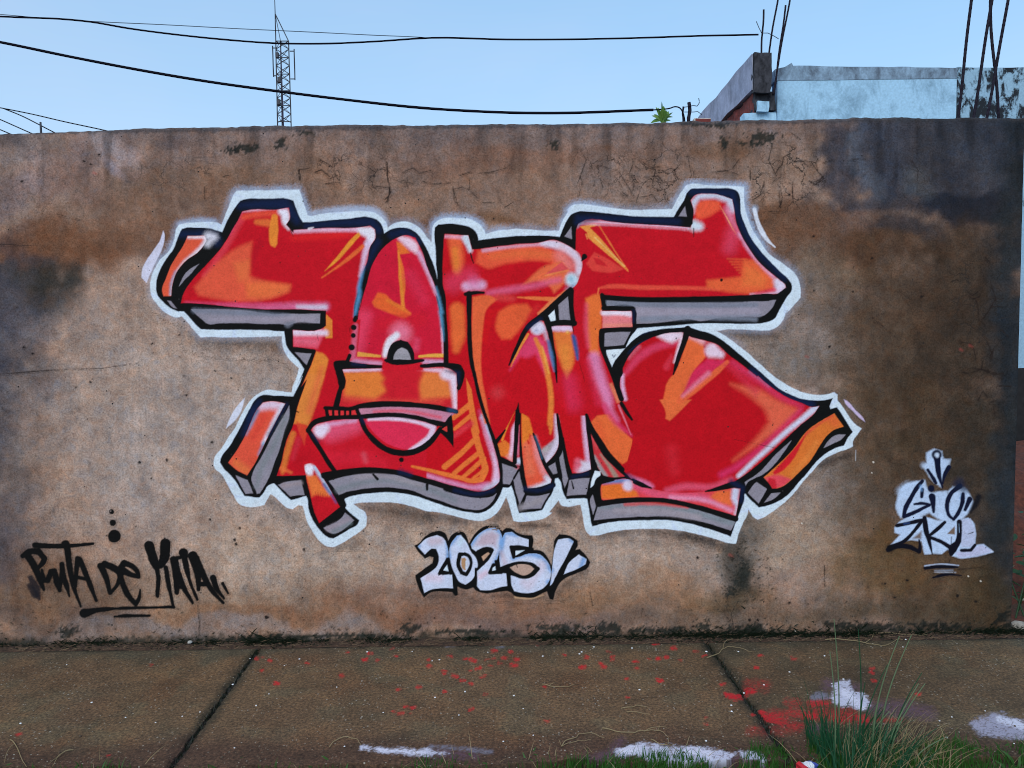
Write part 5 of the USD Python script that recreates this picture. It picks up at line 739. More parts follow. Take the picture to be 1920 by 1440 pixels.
def pavement_marks(c):
    R = (188, 26, 40)
    for t, s_ in REDS.items():
        for k, w in enumerate(s_.split()):
            x, y, r = map(float, w.split(',')); rs = np.random.RandomState(int(x) + int(y))
            c.line(f"{t} {x-r*.35},{y+rs.uniform(-6,6)},{r*.5} {x+r*.35},{y+rs.uniform(-6,6)},{r*.4}", R, 2.6, .52, 1.0, gr=2.6)
    for st, op, sf in [("d 770,780,40 850,805,46 920,795,42", .95, 3), ("d 960,770,40 1000,745,64 1040,750,20", .95, 3), ("d 1095,945,54 1150,985,70 1240,1030,50", .9, 3), ("d 1200,990,60 1300,1040,70 1450,1060,60", .55, 6), ("d 1180,960,70 1400,950,70 1600,960,90 1900,965,120 e 250,980,110 500,1000,60", .62, 7), ("d 1480,965,50 1560,975,60", .95, 4), ("e 230,990,70 290,995,50", .95, 4), ("e 400,980,60 500,1000,60", .85, 4), ("d 970,680,60 1130,700,80", .3, 8), ("d 1320,850,46 1420,850,40", .5, 6), ("d 1550,860,44 1690,860,50", .65, 4), ("e 0,855,60 150,850,50", .7, 5), ("e 500,1010,30 820,1000,24", .5, 4), ("c 1000,330,14 1060,305,12", .4, 2), ("d 1000,1100,60 1400,1090,50 1500,1060,40", .25, 8)]: c.line(st, (178, 30, 42), sf, op * .68, 1.2, gr=2)
    P_ = (92, 74, 92)
    for st in ["e 560,900,110 800,910,140 1080,950,100", "c 1450,1370,80 1650,1320,100 1750,1200,60", "d 850,1400,120 1000,1420,140 1100,1420,60", "e 150,690,90 420,720,60", "d 1530,1090,60 1660,1090,50", "c 100,1300,60 420,1330,60"]: c.line(st, P_, 9, .5, 1, gr=1.5)
    W = (186, 198, 226)
    c.poly("e 1450,1020 1560,975 1700,955 1850,1000 1940,1020 1940,1185 1750,1170 1560,1140 1465,1090", (150, 156, 182), 6, .7, 1.6, gr=2.6)
    for st in ["e 195,690 280,650 350,660 390,740 500,800 540,880 460,940 400,900 360,870 290,885 200,840", "d 0,1225 200,1240 360,1245 500,1250 700,1280 860,1312 800,1370 600,1392 300,1392 60,1360 0,1330 c 1720,1330 1680,1270 1800,1235", "d 900,1290 1000,1290 1100,1340 1135,1390 1040,1360 920,1350", "b 1330,1235 1500,1253 1920,1278 c 120,1290 210,1310 120,1326 0,1320 b 1600,1312 1330,1265"]: c.poly(st, W, 4.5, .8, 1.6, gr=2.6)
    for st, op in [("d 420,1290,60 620,1310,70", .9), ("e 300,760,60 420,850,50 470,910,40", .9), ("e 1700,1000,60 1900,1060,70", .7), ("c 1750,1280,50 1900,1280,70", .9), ("b 1500,1275,26 1900,1300,28", .8)]: c.line(st, (206, 218, 244), 4, op, 1, gr=2)
    for st, op in [("e 20,805,50 70,785,56 130,795,40", .6), ("c 40,1245,26 300,1270,34 590,1297,22", .5), ("c 190,325,40 240,330,34", .6), ("c 630,360,16 680,345,14", .6), ("d 1560,800,50 1680,800,50", .55)]: c.line(st, (112, 118, 138), 3.5, op, 1, gr=1.5)
pav = thing('pavement', kind='structure')
Pt = lambda px, py: at_z(px, py)[:2]
s1 = (Pt(488, 1212), Pt(330, 1425)); s2 = (Pt(1316, 1192), Pt(1462, 1398)); YF, YB = -1.12, -.075
def seam(s, Y): t = (Y - s[0][1]) / (s[1][1] - s[0][1]); return s[0][0] + t * (s[1][0] - s[0][0])
def slab(xa, xb, step, seed, marks=True):
    """xa(Y), xb(Y): the joints left and right of the slab"""
    ny = max(6, int((YB - YF) / step)) ; wid = xb(-.5) - xa(-.5); nx_ = max(6, int(wid / step)); e = .006
    t = np.linspace(0, 1, ny + 1); u = np.linspace(0, 1, nx_ + 1); U, T_ = np.meshgrid(u, t)
    Y = YF + (YB - YF) * T_ + 0; Y = Y + (fbm2(U * wid, T_ * 0, 9, 3, seed) - .5) * .03 * (T_ > .999) + (fbm2(U * wid, T_ * 0, 7, 3, seed + 4) - .5) * .08 * (1 - sstep(0, .06, T_))
    xa_, xb_ = xa(Y), xb(Y); jag = ((fbm2(Y, Y * 0, 16, 3, seed + 1) - .5) * .016 + (fbm2(Y, Y * 0, 70, 2, seed + 6) - .5) * .010) * np.where(U < .5, 1 - sstep(0, .1, U), 0) - ((fbm2(Y, Y * 0, 16, 3, seed + 7) - .5) * .016 + (fbm2(Y, Y * 0, 70, 2, seed + 9) - .5) * .010) * np.where(U > .5, sstep(.9, 1, U), 0)
    X = xa_ + jag + (xb_ - xa_) * U
    edge = np.minimum.reduce([U * wid, (1 - U) * wid, (1 - T_) * (YB - YF)])
    Z = (fbm2(X, Y, 3, 3, seed + 2) - .5) * .008 + (fbm2(X, Y, 40, 3, 61) - .5) * .0035 - .006 * (1 - sstep(0, .02, edge))
    V = np.stack([X, Y, Z], -1); n = V.shape[0] * V.shape[1]
    px = pix(V); P_ = (px[..., 0], px[..., 1])
    col = np.broadcast_to(alb((90, 76, 58)), X.shape + (3,)).copy()
    def mixin(c, a): 
        nonlocal col; col = col + (alb(c) - col) * np.clip(a, 0, 1)[..., None]
    f1 = fbm2(X, Y, 4, 4, 71); f2 = fbm2(X, Y, 9, 4, 73); f3 = fbm2(X, Y, 2, 3, 75)
    mixin((84, 64, 46), .7 * sstep(.5, .75, f1)); mixin((84, 80, 64), .6 * sstep(.5, .7, f2)); mixin((66, 66, 56), .75 * sstep(-.3, -.08, Y + (f2 - .5) * .35)); mixin((56, 48, 36), .7 * sstep(.4, .7, f3) * sstep(.2, 1.6, X)); mixin((86, 70, 56), .5 * sstep(.45, .7, f3) * (1 - sstep(-1.5, .5, X)))
    mixin((40, 42, 34), .8 * (1 - sstep(.0, .05, edge + (f2 - .5) * .05))); mixin((62, 46, 40), .7 * (1 - sstep(-1.05, -.85, Y + (f1 - .5) * .25))); mixin((44, 46, 38), .65 * (1 - sstep(.03, .1, -Y + (f1 - .5) * .1)))
    col = col * 1.1
    c = Scatter(P_[0], P_[1], seed)
    if marks: pavement_marks(c)
    Fc = tri(grid_faces(ny + 1, nx_ + 1)); a = c.a.ravel(); rgb = c.rgb.reshape(-1, 3)
    # sides
    ring = np.concatenate([np.arange(nx_ + 1), (np.arange(1, ny + 1) * (nx_ + 1) + nx_), (ny * (nx_ + 1) + np.arange(nx_ - 1, -1, -1)), (np.arange(ny - 1, 0, -1) * (nx_ + 1))])
    Vr = V.reshape(-1, 3)[ring].copy(); Vr[:, 2] = -.06; m_ = len(ring); k = np.arange(m_); k2 = (k + 1) % m_
    Fs = np.vstack([np.stack([ring[k], n + k, n + k2], -1), np.stack([ring[k], n + k2, ring[k2]], -1)])
    Vn = np.vstack([V.reshape(-1, 3), Vr]); z1 = np.zeros(m_)
    part(pav, 'slab', (Vn, np.vstack([Fc, Fs])), PAVE, smooth=True, attrs={'stain': np.vstack([np.clip(col.reshape(-1, 3), .004, .8), np.tile([.02, .02, .015], (m_, 1))]), 'paint': np.vstack([rgb, np.zeros((m_, 3))]), 'cover': np.concatenate([a, z1])})
G = .008
slab(lambda Y: 0 * Y - 2.75, lambda Y: seam(s1, Y) - G, .0046, 200); slab(lambda Y: seam(s1, Y) + G, lambda Y: seam(s2, Y) - G, .0046, 300); slab(lambda Y: seam(s2, Y) + G, lambda Y: 0 * Y + 2.9, .0046, 400)
slab(lambda Y: 0 * Y - 5.2, lambda Y: 0 * Y - 2.765, .03, 500, False); slab(lambda Y: 0 * Y + 2.915, lambda Y: 0 * Y + 5.4, .03, 600, False)
def heightfield(x0, x1, y0, y1, nx_, ny, fz):
    X, Y = np.meshgrid(np.linspace(x0, x1, nx_), np.linspace(y0, y1, ny)); return (np.stack([X, Y, fz(X, Y)], -1).reshape(-1, 3), tri(grid_faces(ny, nx_)))
part('/World', 'soil_strip', heightfield(-5.2, 3.2, -.13, .02, 1200, 16, lambda X, Y: -.022 + sstep(-.13, -.03, Y) * .022 + (fbm2(X, Y, 14, 4, 8) - .5) * .035 * sstep(-.14, -.08, Y)), simple('dark_soil', alb((66, 50, 38)), .95, .5, 70, bump=.006), smooth=True, kind='structure')
part('/World', 'verge', heightfield(-5.2, 5.4, -3.2, -1.02, 500, 110, lambda X, Y: -.03 + (fbm2(X, Y, 6, 4, 18) - .5) * .05), simple('verge_soil', alb((70, 54, 40)), .95, .45, 50, bump=.008), smooth=True, kind='structure')

for k, s_ in enumerate((s1, s2)):
    yy, uu = np.meshgrid(np.linspace(YF, YB, 260), np.linspace(-1, 1, 9), indexing='ij'); xx = seam(s_, yy) + uu * .022
    zz = -.016 + (fbm2(xx, yy, 40, 3, 90 + k) - .5) * .022 + .006 * np.abs(uu)
    part(pav, 'joint_filling', (np.stack([xx, yy, zz], -1).reshape(-1, 3), tri(grid_faces(*xx.shape))), simple('joint_dirt', (.03, .026, .02), .95, .6, 120, bump=.004), smooth=True)

# ------------------------------------------------------------------ house behind the wall
from shapely.geometry import Polygon
YB_ = 3.0
def prism(poly_xz, y0, y1):
    m = trimesh.creation.extrude_polygon(Polygon(poly_xz), y1 - y0, engine='earcut'); v = m.vertices.copy(); m.vertices = np.stack([v[:, 0], y1 - v[:, 2], v[:, 1]], -1); m.fix_normals(); return m
def noisy(material_name, white, dark, scale, lo, hi, extra=None):
    return usdkit.material(stage, f'/World/Looks/{material_name}', {"g": ("geometry", {}), "mp": ("mapping", {"scale": (1, 1, .6)}), "n": ("noise_texture", {"scale": scale, "detail": 9, "roughness": .72, "distortion": .4}), "r": ("rgb_ramp", {"ramp": [(lo, dark), (hi, white)]}),
        "n2": ("noise_texture", {"scale": 50, "detail": 4}), "r2": ("rgb_ramp", {"ramp": [(.3, (.85, .85, .85)), (.7, (1.06, 1.06, 1.06))]}), "m": ("mix", {"mix_type": "multiply", "fac": 1.0}), "b": ("bump", {"strength": .5, "distance": .01}), "p": ("principled_bsdf", {"roughness": .9, "specular_ior_level": .2}), "nb": ("noise_texture", {"scale": 1.3, "detail": 4}), "nr": ("map_range", {"from_min": .3, "from_max": .7, "to_min": -.1, "to_max": .1}), "sz": ("separate_xyz", {}), "zr": ("map_range", {"from_min": 2.2, "from_max": 3.3, "to_min": .13 if extra else 0., "to_max": 0., "clamp": True}), "a1": ("math", {"math_type": "add"}), "a2": ("math", {"math_type": "add"}), "xr": ("map_range", {"from_min": 3.6, "from_max": 4.6, "to_min": 0., "to_max": .1 if extra else 0., "clamp": True}), "a3": ("math", {"math_type": "add"})},
        [("g.position", "nb.vector"), ("nb.fac", "nr.value"), ("g.position", "sz.vector"), ("sz.z", "zr.value"), ("sz.x", "xr.value"), ("n.fac", "a1.value1"), ("nr.result", "a1.value2"), ("a1.value", "a2.value1"), ("zr.result", "a2.value2"), ("a2.value", "a3.value1"), ("xr.result", "a3.value2"), ("a3.value", "r.fac"), ("g.position", "mp.vector"), ("mp.vector", "n.vector"), ("g.position", "n2.vector"), ("n2.fac", "r2.fac"), ("r.color", "m.color1"), ("r2.color", "m.color2"), ("m.color", "p.base_color"), ("n.fac", "b.height"), ("b.normal", "p.normal")], surface="p.BSDF")
WHITEWASH = noisy('pale_blue_paint', (.40, .65, .85), (.2, .34, .46), 5, .3, .5); CAPM = noisy('grey_cap', (.30, .44, .58), (.12, .16, .21), 9, .36, .6)
MOULD = noisy('mouldy_plaster', (.30, .48, .62), (.02, .025, .032), 11, .46, .54, True); DARKC = noisy('dark_concrete', (.065, .066, .078), (.010, .010, .013), 11, .4, .62); LAV = noisy('grey_plaster', (.38, .42, .56), (.2, .22, .29), 6, .3, .62)
BRICK = simple('red_brick', alb((112, 48, 44)), .9, .35, 30, bump=.004); IRON = simple('rusty_iron', (.022, .019, .03), .9, .4, 90, spec=.1); CABLE = simple('black_cable', (.008, .008, .014), .9, .1, 50, spec=.05); STEEL = simple('tower_steel', (.03, .034, .05), .6, .2, 20)
hs = thing('house', 'pale blue painted house with mouldy parapet and a broken beam behind the wall', 'house')
def edge_top(p0, p1, k, seed, amp=.012):
    xs_ = np.linspace(p0[0], p1[0], k); zz = np.interp(xs_, [p0[0], p1[0]], [p0[2], p1[2]]) + (fbm2(xs_, xs_ * 0, 5, 3, seed) - .5) * 2 * amp; return list(zip(xs_, zz))
a_, b_ = at_y(1458, 126, YB_), at_y(1795, 127, YB_); zc_ = at_y(1600, 150, YB_)[2]
part(hs, 'front_wall', box(a_[0], b_[0] - .002, YB_, YB_ + .15, .03, zc_), WHITEWASH)
tp = [(a_[0] - .02, zc_ + .002), (a_[0] - .02, zc_ + .10), (a_[0] + .06, a_[2] + .0), (a_[0] + .12, a_[2] + .035)] + edge_top(at_y(1487, 124, YB_), b_, 40, 3) + [(b_[0] - .002, zc_ + .002)]
part(hs, 'parapet_cap', prism(tp, YB_ - .003, YB_ + .16), CAPM)
c0, c1 = at_y(1795, 127, YB_), at_y(1925, 129, YB_); zlow = at_y(1915, 690, YB_)[2]
part(hs, 'weathered_wall', prism([(c0[0], .03)] + [(c0[0], zlow)] + edge_top(c0, (8.0, 0, c1[2]), 90, 9, .015)[:] + [(8.0, zlow), (8.0, .03)], YB_ - .004, YB_ + .15), MOULD)
part(hs, 'shade_panel', box(c0[0], 8.0, YB_ - .03, YB_ - .004, -.02, zlow), simple('shade_black', (.012, .011, .012), .95, .4, 20))  # black panel painted in for the shadowed gap below the house wall
bx0 = at_y(1412, 98, YB_ - .15)[0]; bx1 = at_y(1447, 98, YB_ - .15)[0]; bz1 = at_y(1412, 98, YB_ - .15)[2]; bz0 = at_y(1412, 166, YB_ - .15)[2]
ys_ = np.linspace(YB_ - .15, 5.0, 30)
def beam_mesh(x0, x1, y0, y1, z0, z1, seed, n=24):
    U, T_ = np.meshgrid(np.linspace(0, 1, n), np.linspace(0, 1, 9)); out = []
    b = trimesh.creation.box((x1 - x0, y1 - y0, z1 - z0)).subdivide().subdivide().subdivide(); v = b.vertices + [(x0 + x1) / 2, (y0 + y1) / 2, (z0 + z1) / 2]
    v = v + (np.stack([meshkit.fbm(v * 6, 3, seed + k) for k in range(3)], -1) - .5) * .05; b.vertices = v; return b
part(hs, 'beam', beam_mesh(bx0, bx1 - .01, YB_ - .12, 4.75, bz0, bz1, 5), LAV, smooth=40)
part(hs, 'beam_end', beam_mesh(bx0 + .005, bx1, YB_ - .16, YB_ - .1, bz0 - .03, bz1 + .005, 8), DARKC, smooth=40)
kz = at_y(1430, 207, YB_ - .1)[2]; k2 = at_y(1455, 166, YB_ - .1)
part(hs, 'column', beam_mesh(bx0 + .04, k2[0], YB_ - .1, YB_ + .05, kz, bz0 - .01, 12), DARKC, smooth=40)
part(hs, 'plaster_patch', beam_mesh(at_y(1396, 215, YB_ - .1)[0], k2[0] + .005, YB_ - .09, YB_ + .06, kz - .5, kz - .02, 15), WHITEWASH, smooth=40)
part(hs, 'plaster_patch', beam_mesh(at_y(1419, 200, YB_ - .13)[0], at_y(1440, 200, YB_ - .13)[0], YB_ - .125, YB_ - .09, kz - .01, kz + .07, 17), WHITEWASH, smooth=40, label='small white lump in the broken column')
for r in range(3):
    for k in range(7):
        y0 = YB_ - .06 + k * .29 + (r % 2) * .14; z1 = bz0 - .012 - r * .2
        part(hs, 'brick', beam_mesh(bx0 + .03, bx1 - .02, y0, y0 + .28, z1 - .188, z1, 30 + r * 9 + k), BRICK)
lz = at_y(1440, 215, YB_)[2]
part(hs, 'side_wall', box(bx0 + .05, bx1 + .02, YB_ - .02, 5.2, .0, bz0 - .63), WHITEWASH)
def rod(p0, p1, r, bow=0.0, n=90):
    t = np.linspace(0, 1, n)[:, None]; P = np.asarray(p0) * (1 - t) + np.asarray(p1) * t; P[:, 0] += bow * np.sin(np.pi * t[:, 0]); rr = r * (1 + .1 * (np.arange(n) % 2) - .03); P[:, 1] += bow * .5 * np.sin(2 * np.pi * t[:, 0]); P[:, 0] += r * .35 * np.sin(9 * t[:, 0] + r * 900); return tube(P, rr, 7)
YR = YB_ - .11
for (x0, y0, x1, y1) in [(1426, 99, 1432, 18), (1437, 99, 1463, -30), (1451, 150, 1473, 10), (1449, 150, 1486, -30)]:
    part(hs, 'reinforcing_bar', rod(at_y(x0, y0, YR) - [0, 0, .12], at_y(x1, y1, YR), .0075), IRON, smooth=True)
part(hs, 'binding_wire', tube([at_y(*p, YR - .02) for p in [(1418, 40), (1423, 52), (1428, 62), (1440, 62), (1452, 68), (1460, 73)]], .0028, 6), IRON, smooth=True)
# four bars just behind the wall at the right
YW = .24
for k, (x0, y0, x1, y1, bow, lb) in enumerate([(1796, 220, 1821, -10, .004, 'leftmost of four rusty steel bars rising behind the wall at right'), (1825, 220, 1860, -10, .004, 'rusty steel bar leaning right, second from left of four behind wall'), (1850, 220, 1887, -10, .012, 'rusty steel bar leaning far right and crossing another behind wall'), (1872, 220, 1866, -10, -.022, 'upright bent steel bar at the right of four behind the wall')]):
    p0, p1 = at_y(x0, y0, YW + .02 * (k == 3)), at_y(x1, y1, YW + .02 * (k == 3)); d_ = (p0 - p1) / (p0[2] - p1[2]); base = np.array([min(p0[0] - d_[0] * .2, XR - .06), p0[1], -.05])
    tag(part('/World', 'steel_bar', cat([rod(base, p0 - d_ * .02, .0072, 0, 200), rod(p0 - d_ * .03, p1 + d_ * .25, .0072, bow, 90)]), IRON, smooth=True), lb, 'steel bar', 'steel bars behind the wall')

# ------------------------------------------------------------------ things on top of the wall
def wtop(px): x = at_y(px, 226, .05)[0]; return x, float(top_z(np.array([x]))[0])
LEAFY = leaf('succulent_leaf', (.14, .27, .05), (.28, .42, .1)); 
LEAFY2 = leaf('succulent_leaf_dark', (.07, .17, .04), (.12, .25, .06))  # darker green leaves mixed in for variation
def blade_mesh(base, tip, w, bow, n=6, side=None):
    base, tip = np.asarray(base, float), np.asarray(tip, float); t = np.linspace(0, 1, n)[:, None]; P = base * (1 - t) + tip * t + np.asarray(bow) * (np.sin(np.pi * t) * .5 + t * 0)
    d = tip - base; s_ = np.cross(d, [0.13, -1, .2]) if side is None else np.asarray(side, float); s_ = s_ / (np.linalg.norm(s_) + 1e-9)
    ww = w * np.sin(np.pi * np.clip(.12 + .88 * t, 0, 1)) ** .7; nrm = np.cross(d, s_); nrm /= np.linalg.norm(nrm) + 1e-9
    L_, R_, C_ = P - s_ * ww, P + s_ * ww, P - nrm * ww * .35
    V = np.stack([L_, C_, R_], 1).reshape(-1, 3); Fq = []
    for i in range(n - 1):
        for j in range(2): a = i * 3 + j; Fq.append([a, a + 1, a + 4, a + 3])
    return (V, tri(np.array(Fq)))
px0, pz0 = wtop(1243); pl = thing('wall_plant', 'small bright green spiky plant growing on the wall top', 'plant', (px0, .05, pz0))
org = np.array([px0, .05, pz0])
for k, (x, y) in enumerate([(1238, 194), (1229, 201), (1246, 196), (1231, 208), (1250, 207), (1256, 205), (1260, 213), (1222, 216), (1222, 227), (1261, 221), (1227, 212), (1241, 203), (1252, 214), (1235, 199), (1245, 210), (1258, 226), (1232, 220)]):
    q = at_y(x, y, .05) - org; q[1] += ((k * 37) % 11 - 5) * .007; b0 = np.array([np.sign(q[0]) * .004 * (k % 3), 0, .008 + .004 * (k % 5)])
    part(pl, 'leaf', blade_mesh(b0, q, (.0052 + .0022 * (k % 3)), [0, 0, .012], 6), LEAFY if k % 3 else LEAFY2, smooth=True)
part(pl, 'stem', tube([(0, 0, -.01), (.002, 0, .05)], .005, 7), LEAFY, smooth=True)
for x, y, r, lb in [(1281, 200, .0048, 'thin rusty iron stake on the wall top beside the green plant'), (1292.5, 192, .0085, 'thicker iron stake with wires on the wall top, near the house')]:
    sx, sz = wtop(x); tag(part('/World', 'iron_stake', rod((sx, .06, sz - .03), at_y(x, y, .06), r, 0, 8), IRON, smooth=True), lb, 'stake')
YT_ = .06
wires = [('power_cable', "1225,206 1240,205 1256,203 1266,200 1274,202 1280,210 1283,220 1284,227", .0032, .04, 'short black cable end bent down beside the stakes on wall', 'cable'), ('tie_wire', "1282,201 1290,200 1300,198 1307,199 1311,193 1310,184", .0018, .05, 'thin hooked wire sticking up from the stake on wall', 'wire'), ('tie_wire', "1283,210 1292,210 1300,210 1308,209 1316,215", .0016, .055, 'thin wire running from the stake down to the brick shard', 'wire')]
def smooth3(pts, Y):
    P = np.array([[float(v) for v in w.split(',')] for w in pts.split()]); P, _ = smooth_line(P, None, False, 5); return np.array([at_y(x, y, Y) for x, y in P])
for nm, st, r, Y, lb, ct in wires: tag(part('/World', nm, tube(smooth3(st, Y), r, 7), CABLE, smooth=True), lb, ct)
sx, sz = wtop(1319); sh = thing('brick_shard', 'broken brick piece with pale mortar lying on the wall top', 'brick', (sx, .06, sz))
part(sh, 'brick', beam_mesh(-.035, .04, -.04, .05, -.003, .012, 3), BRICK); part(sh, 'mortar', beam_mesh(-.042, .036, -.042, .045, .012, .026, 4), simple('pale_mortar', alb((196, 200, 200)), .9, .15, 60), smooth=30)

# ------------------------------------------------------------------ overhead cables and mast
def cable(st, Y, r, lb):
    P = smooth3(st, Y); rr = r * (1 + .12 * (fbm2(np.arange(len(P)) * 1., np.zeros(len(P)), .7, 2, 3) - .5)); tag(part('/World', 'overhead_cable', tube(P, rr, 8), CABLE, smooth=True), lb, 'cable')
cable("-300,20 0,31 50,33 105,35 170,41 240,53 340,66 430,75 515,81 600,82 700,78 810,71 950,74 1040,74 1200,71 1320,67 1422,65", YB_ - .13, .0075, 'upper black overhead cable tied to the bars of the house')
cable("-300,12 0,27 105,36 190,41 300,46 450,54 515,57 600,61 700,66 790,70 805,71", YB_ - .1, .003, 'thin overhead wire joining the upper cable left of centre')
cable("-300,30 0,79 130,106 260,131 390,153 520,171 640,186 800,203 880,208 950,211 1040,212 1225,206", .42, .0072, 'thick lower overhead cable sagging close above the wall')
for st, lb in [("-200,164 0,202 60,214 120,228 190,243 230,252", 'long thin far wire sloping down to the wall at left'), ("8,204 40,217 72,233 97,246 130,262", 'short far wire branching off beside the thin pole at left'), ("-100,190 0,224 25,235 52,247 90,263", 'lower far wire crossing the left edge of the sky'), ("-80,200 0,243 12,248 40,260", 'lowest far wire in the left corner above the wall')]: cable(st, 14, .012, lb)
cable("-60,150 -20,180 0,202 8,204", 14.1, .011, 'x') if False else None
pb = at_y(76, 229, 14); tag(part('/World', 'utility_pole', tube([(pb[0], 14, -.05), (pb[0], 14, 2), pb], [.05, .04, .022], 10), STEEL, smooth=True), 'thin distant pole just showing above the wall at left', 'pole')
YM = 56.0; tw = thing('radio_mast', 'steel lattice radio mast with whip aerial far behind the wall', 'mast')
lv = [78, 108, 140, 172, 196, 237]
lv = [77, 92, 108, 123, 139, 154, 170, 184, 198, 214, 230]
def legp(k, y):   # three legs; x drifts as in the photograph
    t = (y - 77) / 160.; xl = 517 + 3.5 * t; xr = 541 + 5 * t; xm = 526 + 3 * t
    return at_y([xl, xr, xm][k], y, YM + [0, 0, .9][k])
low = [at_y(521, 237, YM), at_y(547, 237, YM), at_y(529, 237, YM + .9)]
for k in range(3):
    p0, p1 = legp(k, 77), legp(k, 237); d_ = (p1 - p0) / (p0[2] - p1[2]); part(tw, 'leg', tube([p0, p1, p1 + d_ * p1[2]], .045, 8), STEEL, smooth=True)
zs_ = [77 + 15.2 * i for i in range(22)]
for i, (y0, y1) in enumerate(zip(lv[:-1], lv[1:])):
    for (k, j) in [(0, 1), (1, 2), (0, 2)]:
        a, b = (k, j) if i % 2 else (j, k)
        part(tw, 'brace', tube([legp(a, y0), legp(b, y1)], .032 if (k, j) == (0, 1) else .022, 6), STEEL)
        if (k, j) == (0, 1): part(tw, 'brace', tube([legp(b, y0), legp(a, y1)], .028, 6), STEEL)
for y in (77, 108, 139, 170, 198, 228): part(tw, 'ring', cat([tube([legp(k, y), legp((k + 1) % 3, y)], .036, 6) for k in range(3)]), STEEL)
ap = at_y(516, 26, YM)
for k in range(3): part(tw, 'top_strut', tube([legp(k, 77), ap], .04 if k != 2 else .025, 6), STEEL)
part(tw, 'whip_aerial', tube([ap, at_y(514, -25, YM)], [.035, .02], 6), STEEL)
for xs_, st in [((511, 513, 518), (86, 144)), ((553, 552, 543), (92, 150))]:
    x0, x1, xb = xs_; m = [tube([at_y(x0 if x0 < 530 else 551.5, st[0], YM), at_y(x1 if x0 < 530 else 553, st[1], YM)], .045, 6)]
    for y, xx in ((st[0] + 4, x0), (st[1] - 2, x1)): m.append(tube([at_y(min(xx, 552), y, YM), at_y(xb + (y - 77) * .025, y, YM)], .04, 6))
    part(tw, 'dipole_aerial', cat(m), STEEL)
part(tw, 'feed_line', tube([legp(2, 95), legp(2, 237) + [.1, 0, 0]], .05, 6), simple('feeder', (.05, .035, .09), .6, .1, 10))
for (x, y) in [(520, 104), (523, 192), (524, 150)]: part(tw, 'equipment_box', box(*(lambda p: (p[0] - .12, p[0] + .12, YM - .15, YM + .1, p[2] - .2, p[2] + .2))(at_y(x, y, YM)), .02), STEEL)

# ------------------------------------------------------------------ plants, straw and litter on the ground
rs = np.random.RandomState(11)
GRASS = leaf('grass_blade', (.03, .11, .014), (.11, .25, .04), .3); REED = leaf('reed_blade', (.012, .075, .03), (.034, .14, .05), .25); PALE = leaf('pale_stalk', (.13, .2, .10), (.24, .28, .15), .2); STRAW = leaf('straw', (.30, .23, .12), (.48, .38, .22), .15); DARKL = leaf('dark_weed', (.008, .014, .006), (.02, .034, .012), .2)
def blades(base, tip, bow, w, n=4):
    """many tapering blades at once, one triangle strip each"""
    K = len(base); t = np.linspace(0, 1, n)[None, :, None]; P = base[:, None] * (1 - t) + tip[:, None] * t + bow[:, None] * (t * t - t) * -1.0
    d = tip - base; s_ = np.cross(d, np.stack([rs.uniform(-.6, .6, K), np.full(K, -1.), rs.uniform(-.2, .2, K)], -1)); s_ /= np.linalg.norm(s_, axis=1, keepdims=True) + 1e-9
    ww = w[:, None, None] * (1 - t ** 1.6) + .00015
    V = np.stack([P - s_[:, None] * ww, P + s_[:, None] * ww], 2).reshape(-1, 3)
    o = (np.arange(K) * n * 2)[:, None, None]; i = (np.arange(n - 1) * 2)[None, :, None]
    Q = (o + i + np.array([0, 1, 3, 2])[None, None]).reshape(-1, 4); return (V, tri(Q))
def verge_density(px):
    return np.interp(px, [0, 60, 120, 230, 250, 380, 410, 460, 700, 720, 790, 820, 950, 1000, 1100, 1180, 1260, 1330, 1400, 1480, 1560, 1760, 1800, 1920], [.12, .12, .3, .3, .12, .16, .3, .2, .25, .75, .8, .4, .6, .75, .6, .7, .85, .8, .55, .9, 1.0, .85, 1, 1])
K = 26000; X = rs.uniform(-2.6, 2.7, K); Y = -1.0 - rs.exponential(.14, K); pxl = 960 + F * X / (D - 1.15) * .98
clump = fbm2(X, Y, 7, 3, 33); dens = verge_density(pxl); edge_ = np.interp(pxl, [0, 600, 1000, 1380, 1440, 1560, 1720, 1760, 1920], [-1.10, -1.10, -1.10, -1.12, -1.06, -1.03, -1.04, -1.04, -1.05]) - .03 * (1 - dens) + (clump - .5) * .12
keep = (Y < edge_) & (rs.uniform(0, 1, K) < dens * sstep(.28, .6, clump) * 1.3) & (Y > -1.75); X, Y, dens, clump = X[keep], Y[keep], dens[keep], clump[keep]; K = len(X)
h = (.010 + .034 * rs.uniform(0, 1, K) ** 2.0) * (.45 + .75 * dens) * (.6 + .8 * clump); an = rs.uniform(0, 6.28, K); le = h * rs.uniform(.2, .9, K)
base = np.stack([X, Y, np.full(K, -.02)], -1); tip = base + np.stack([np.cos(an) * le, np.sin(an) * le, h + .02], -1); bow = np.stack([np.cos(an) * -le * .5, np.sin(an) * -le * .5, h * .6], -1)
part('/World', 'grass', blades(base, tip, bow, rs.uniform(.0009, .0022, K)), GRASS, label='short green grass along the near edge of the pavement', cat='grass', kind='stuff')
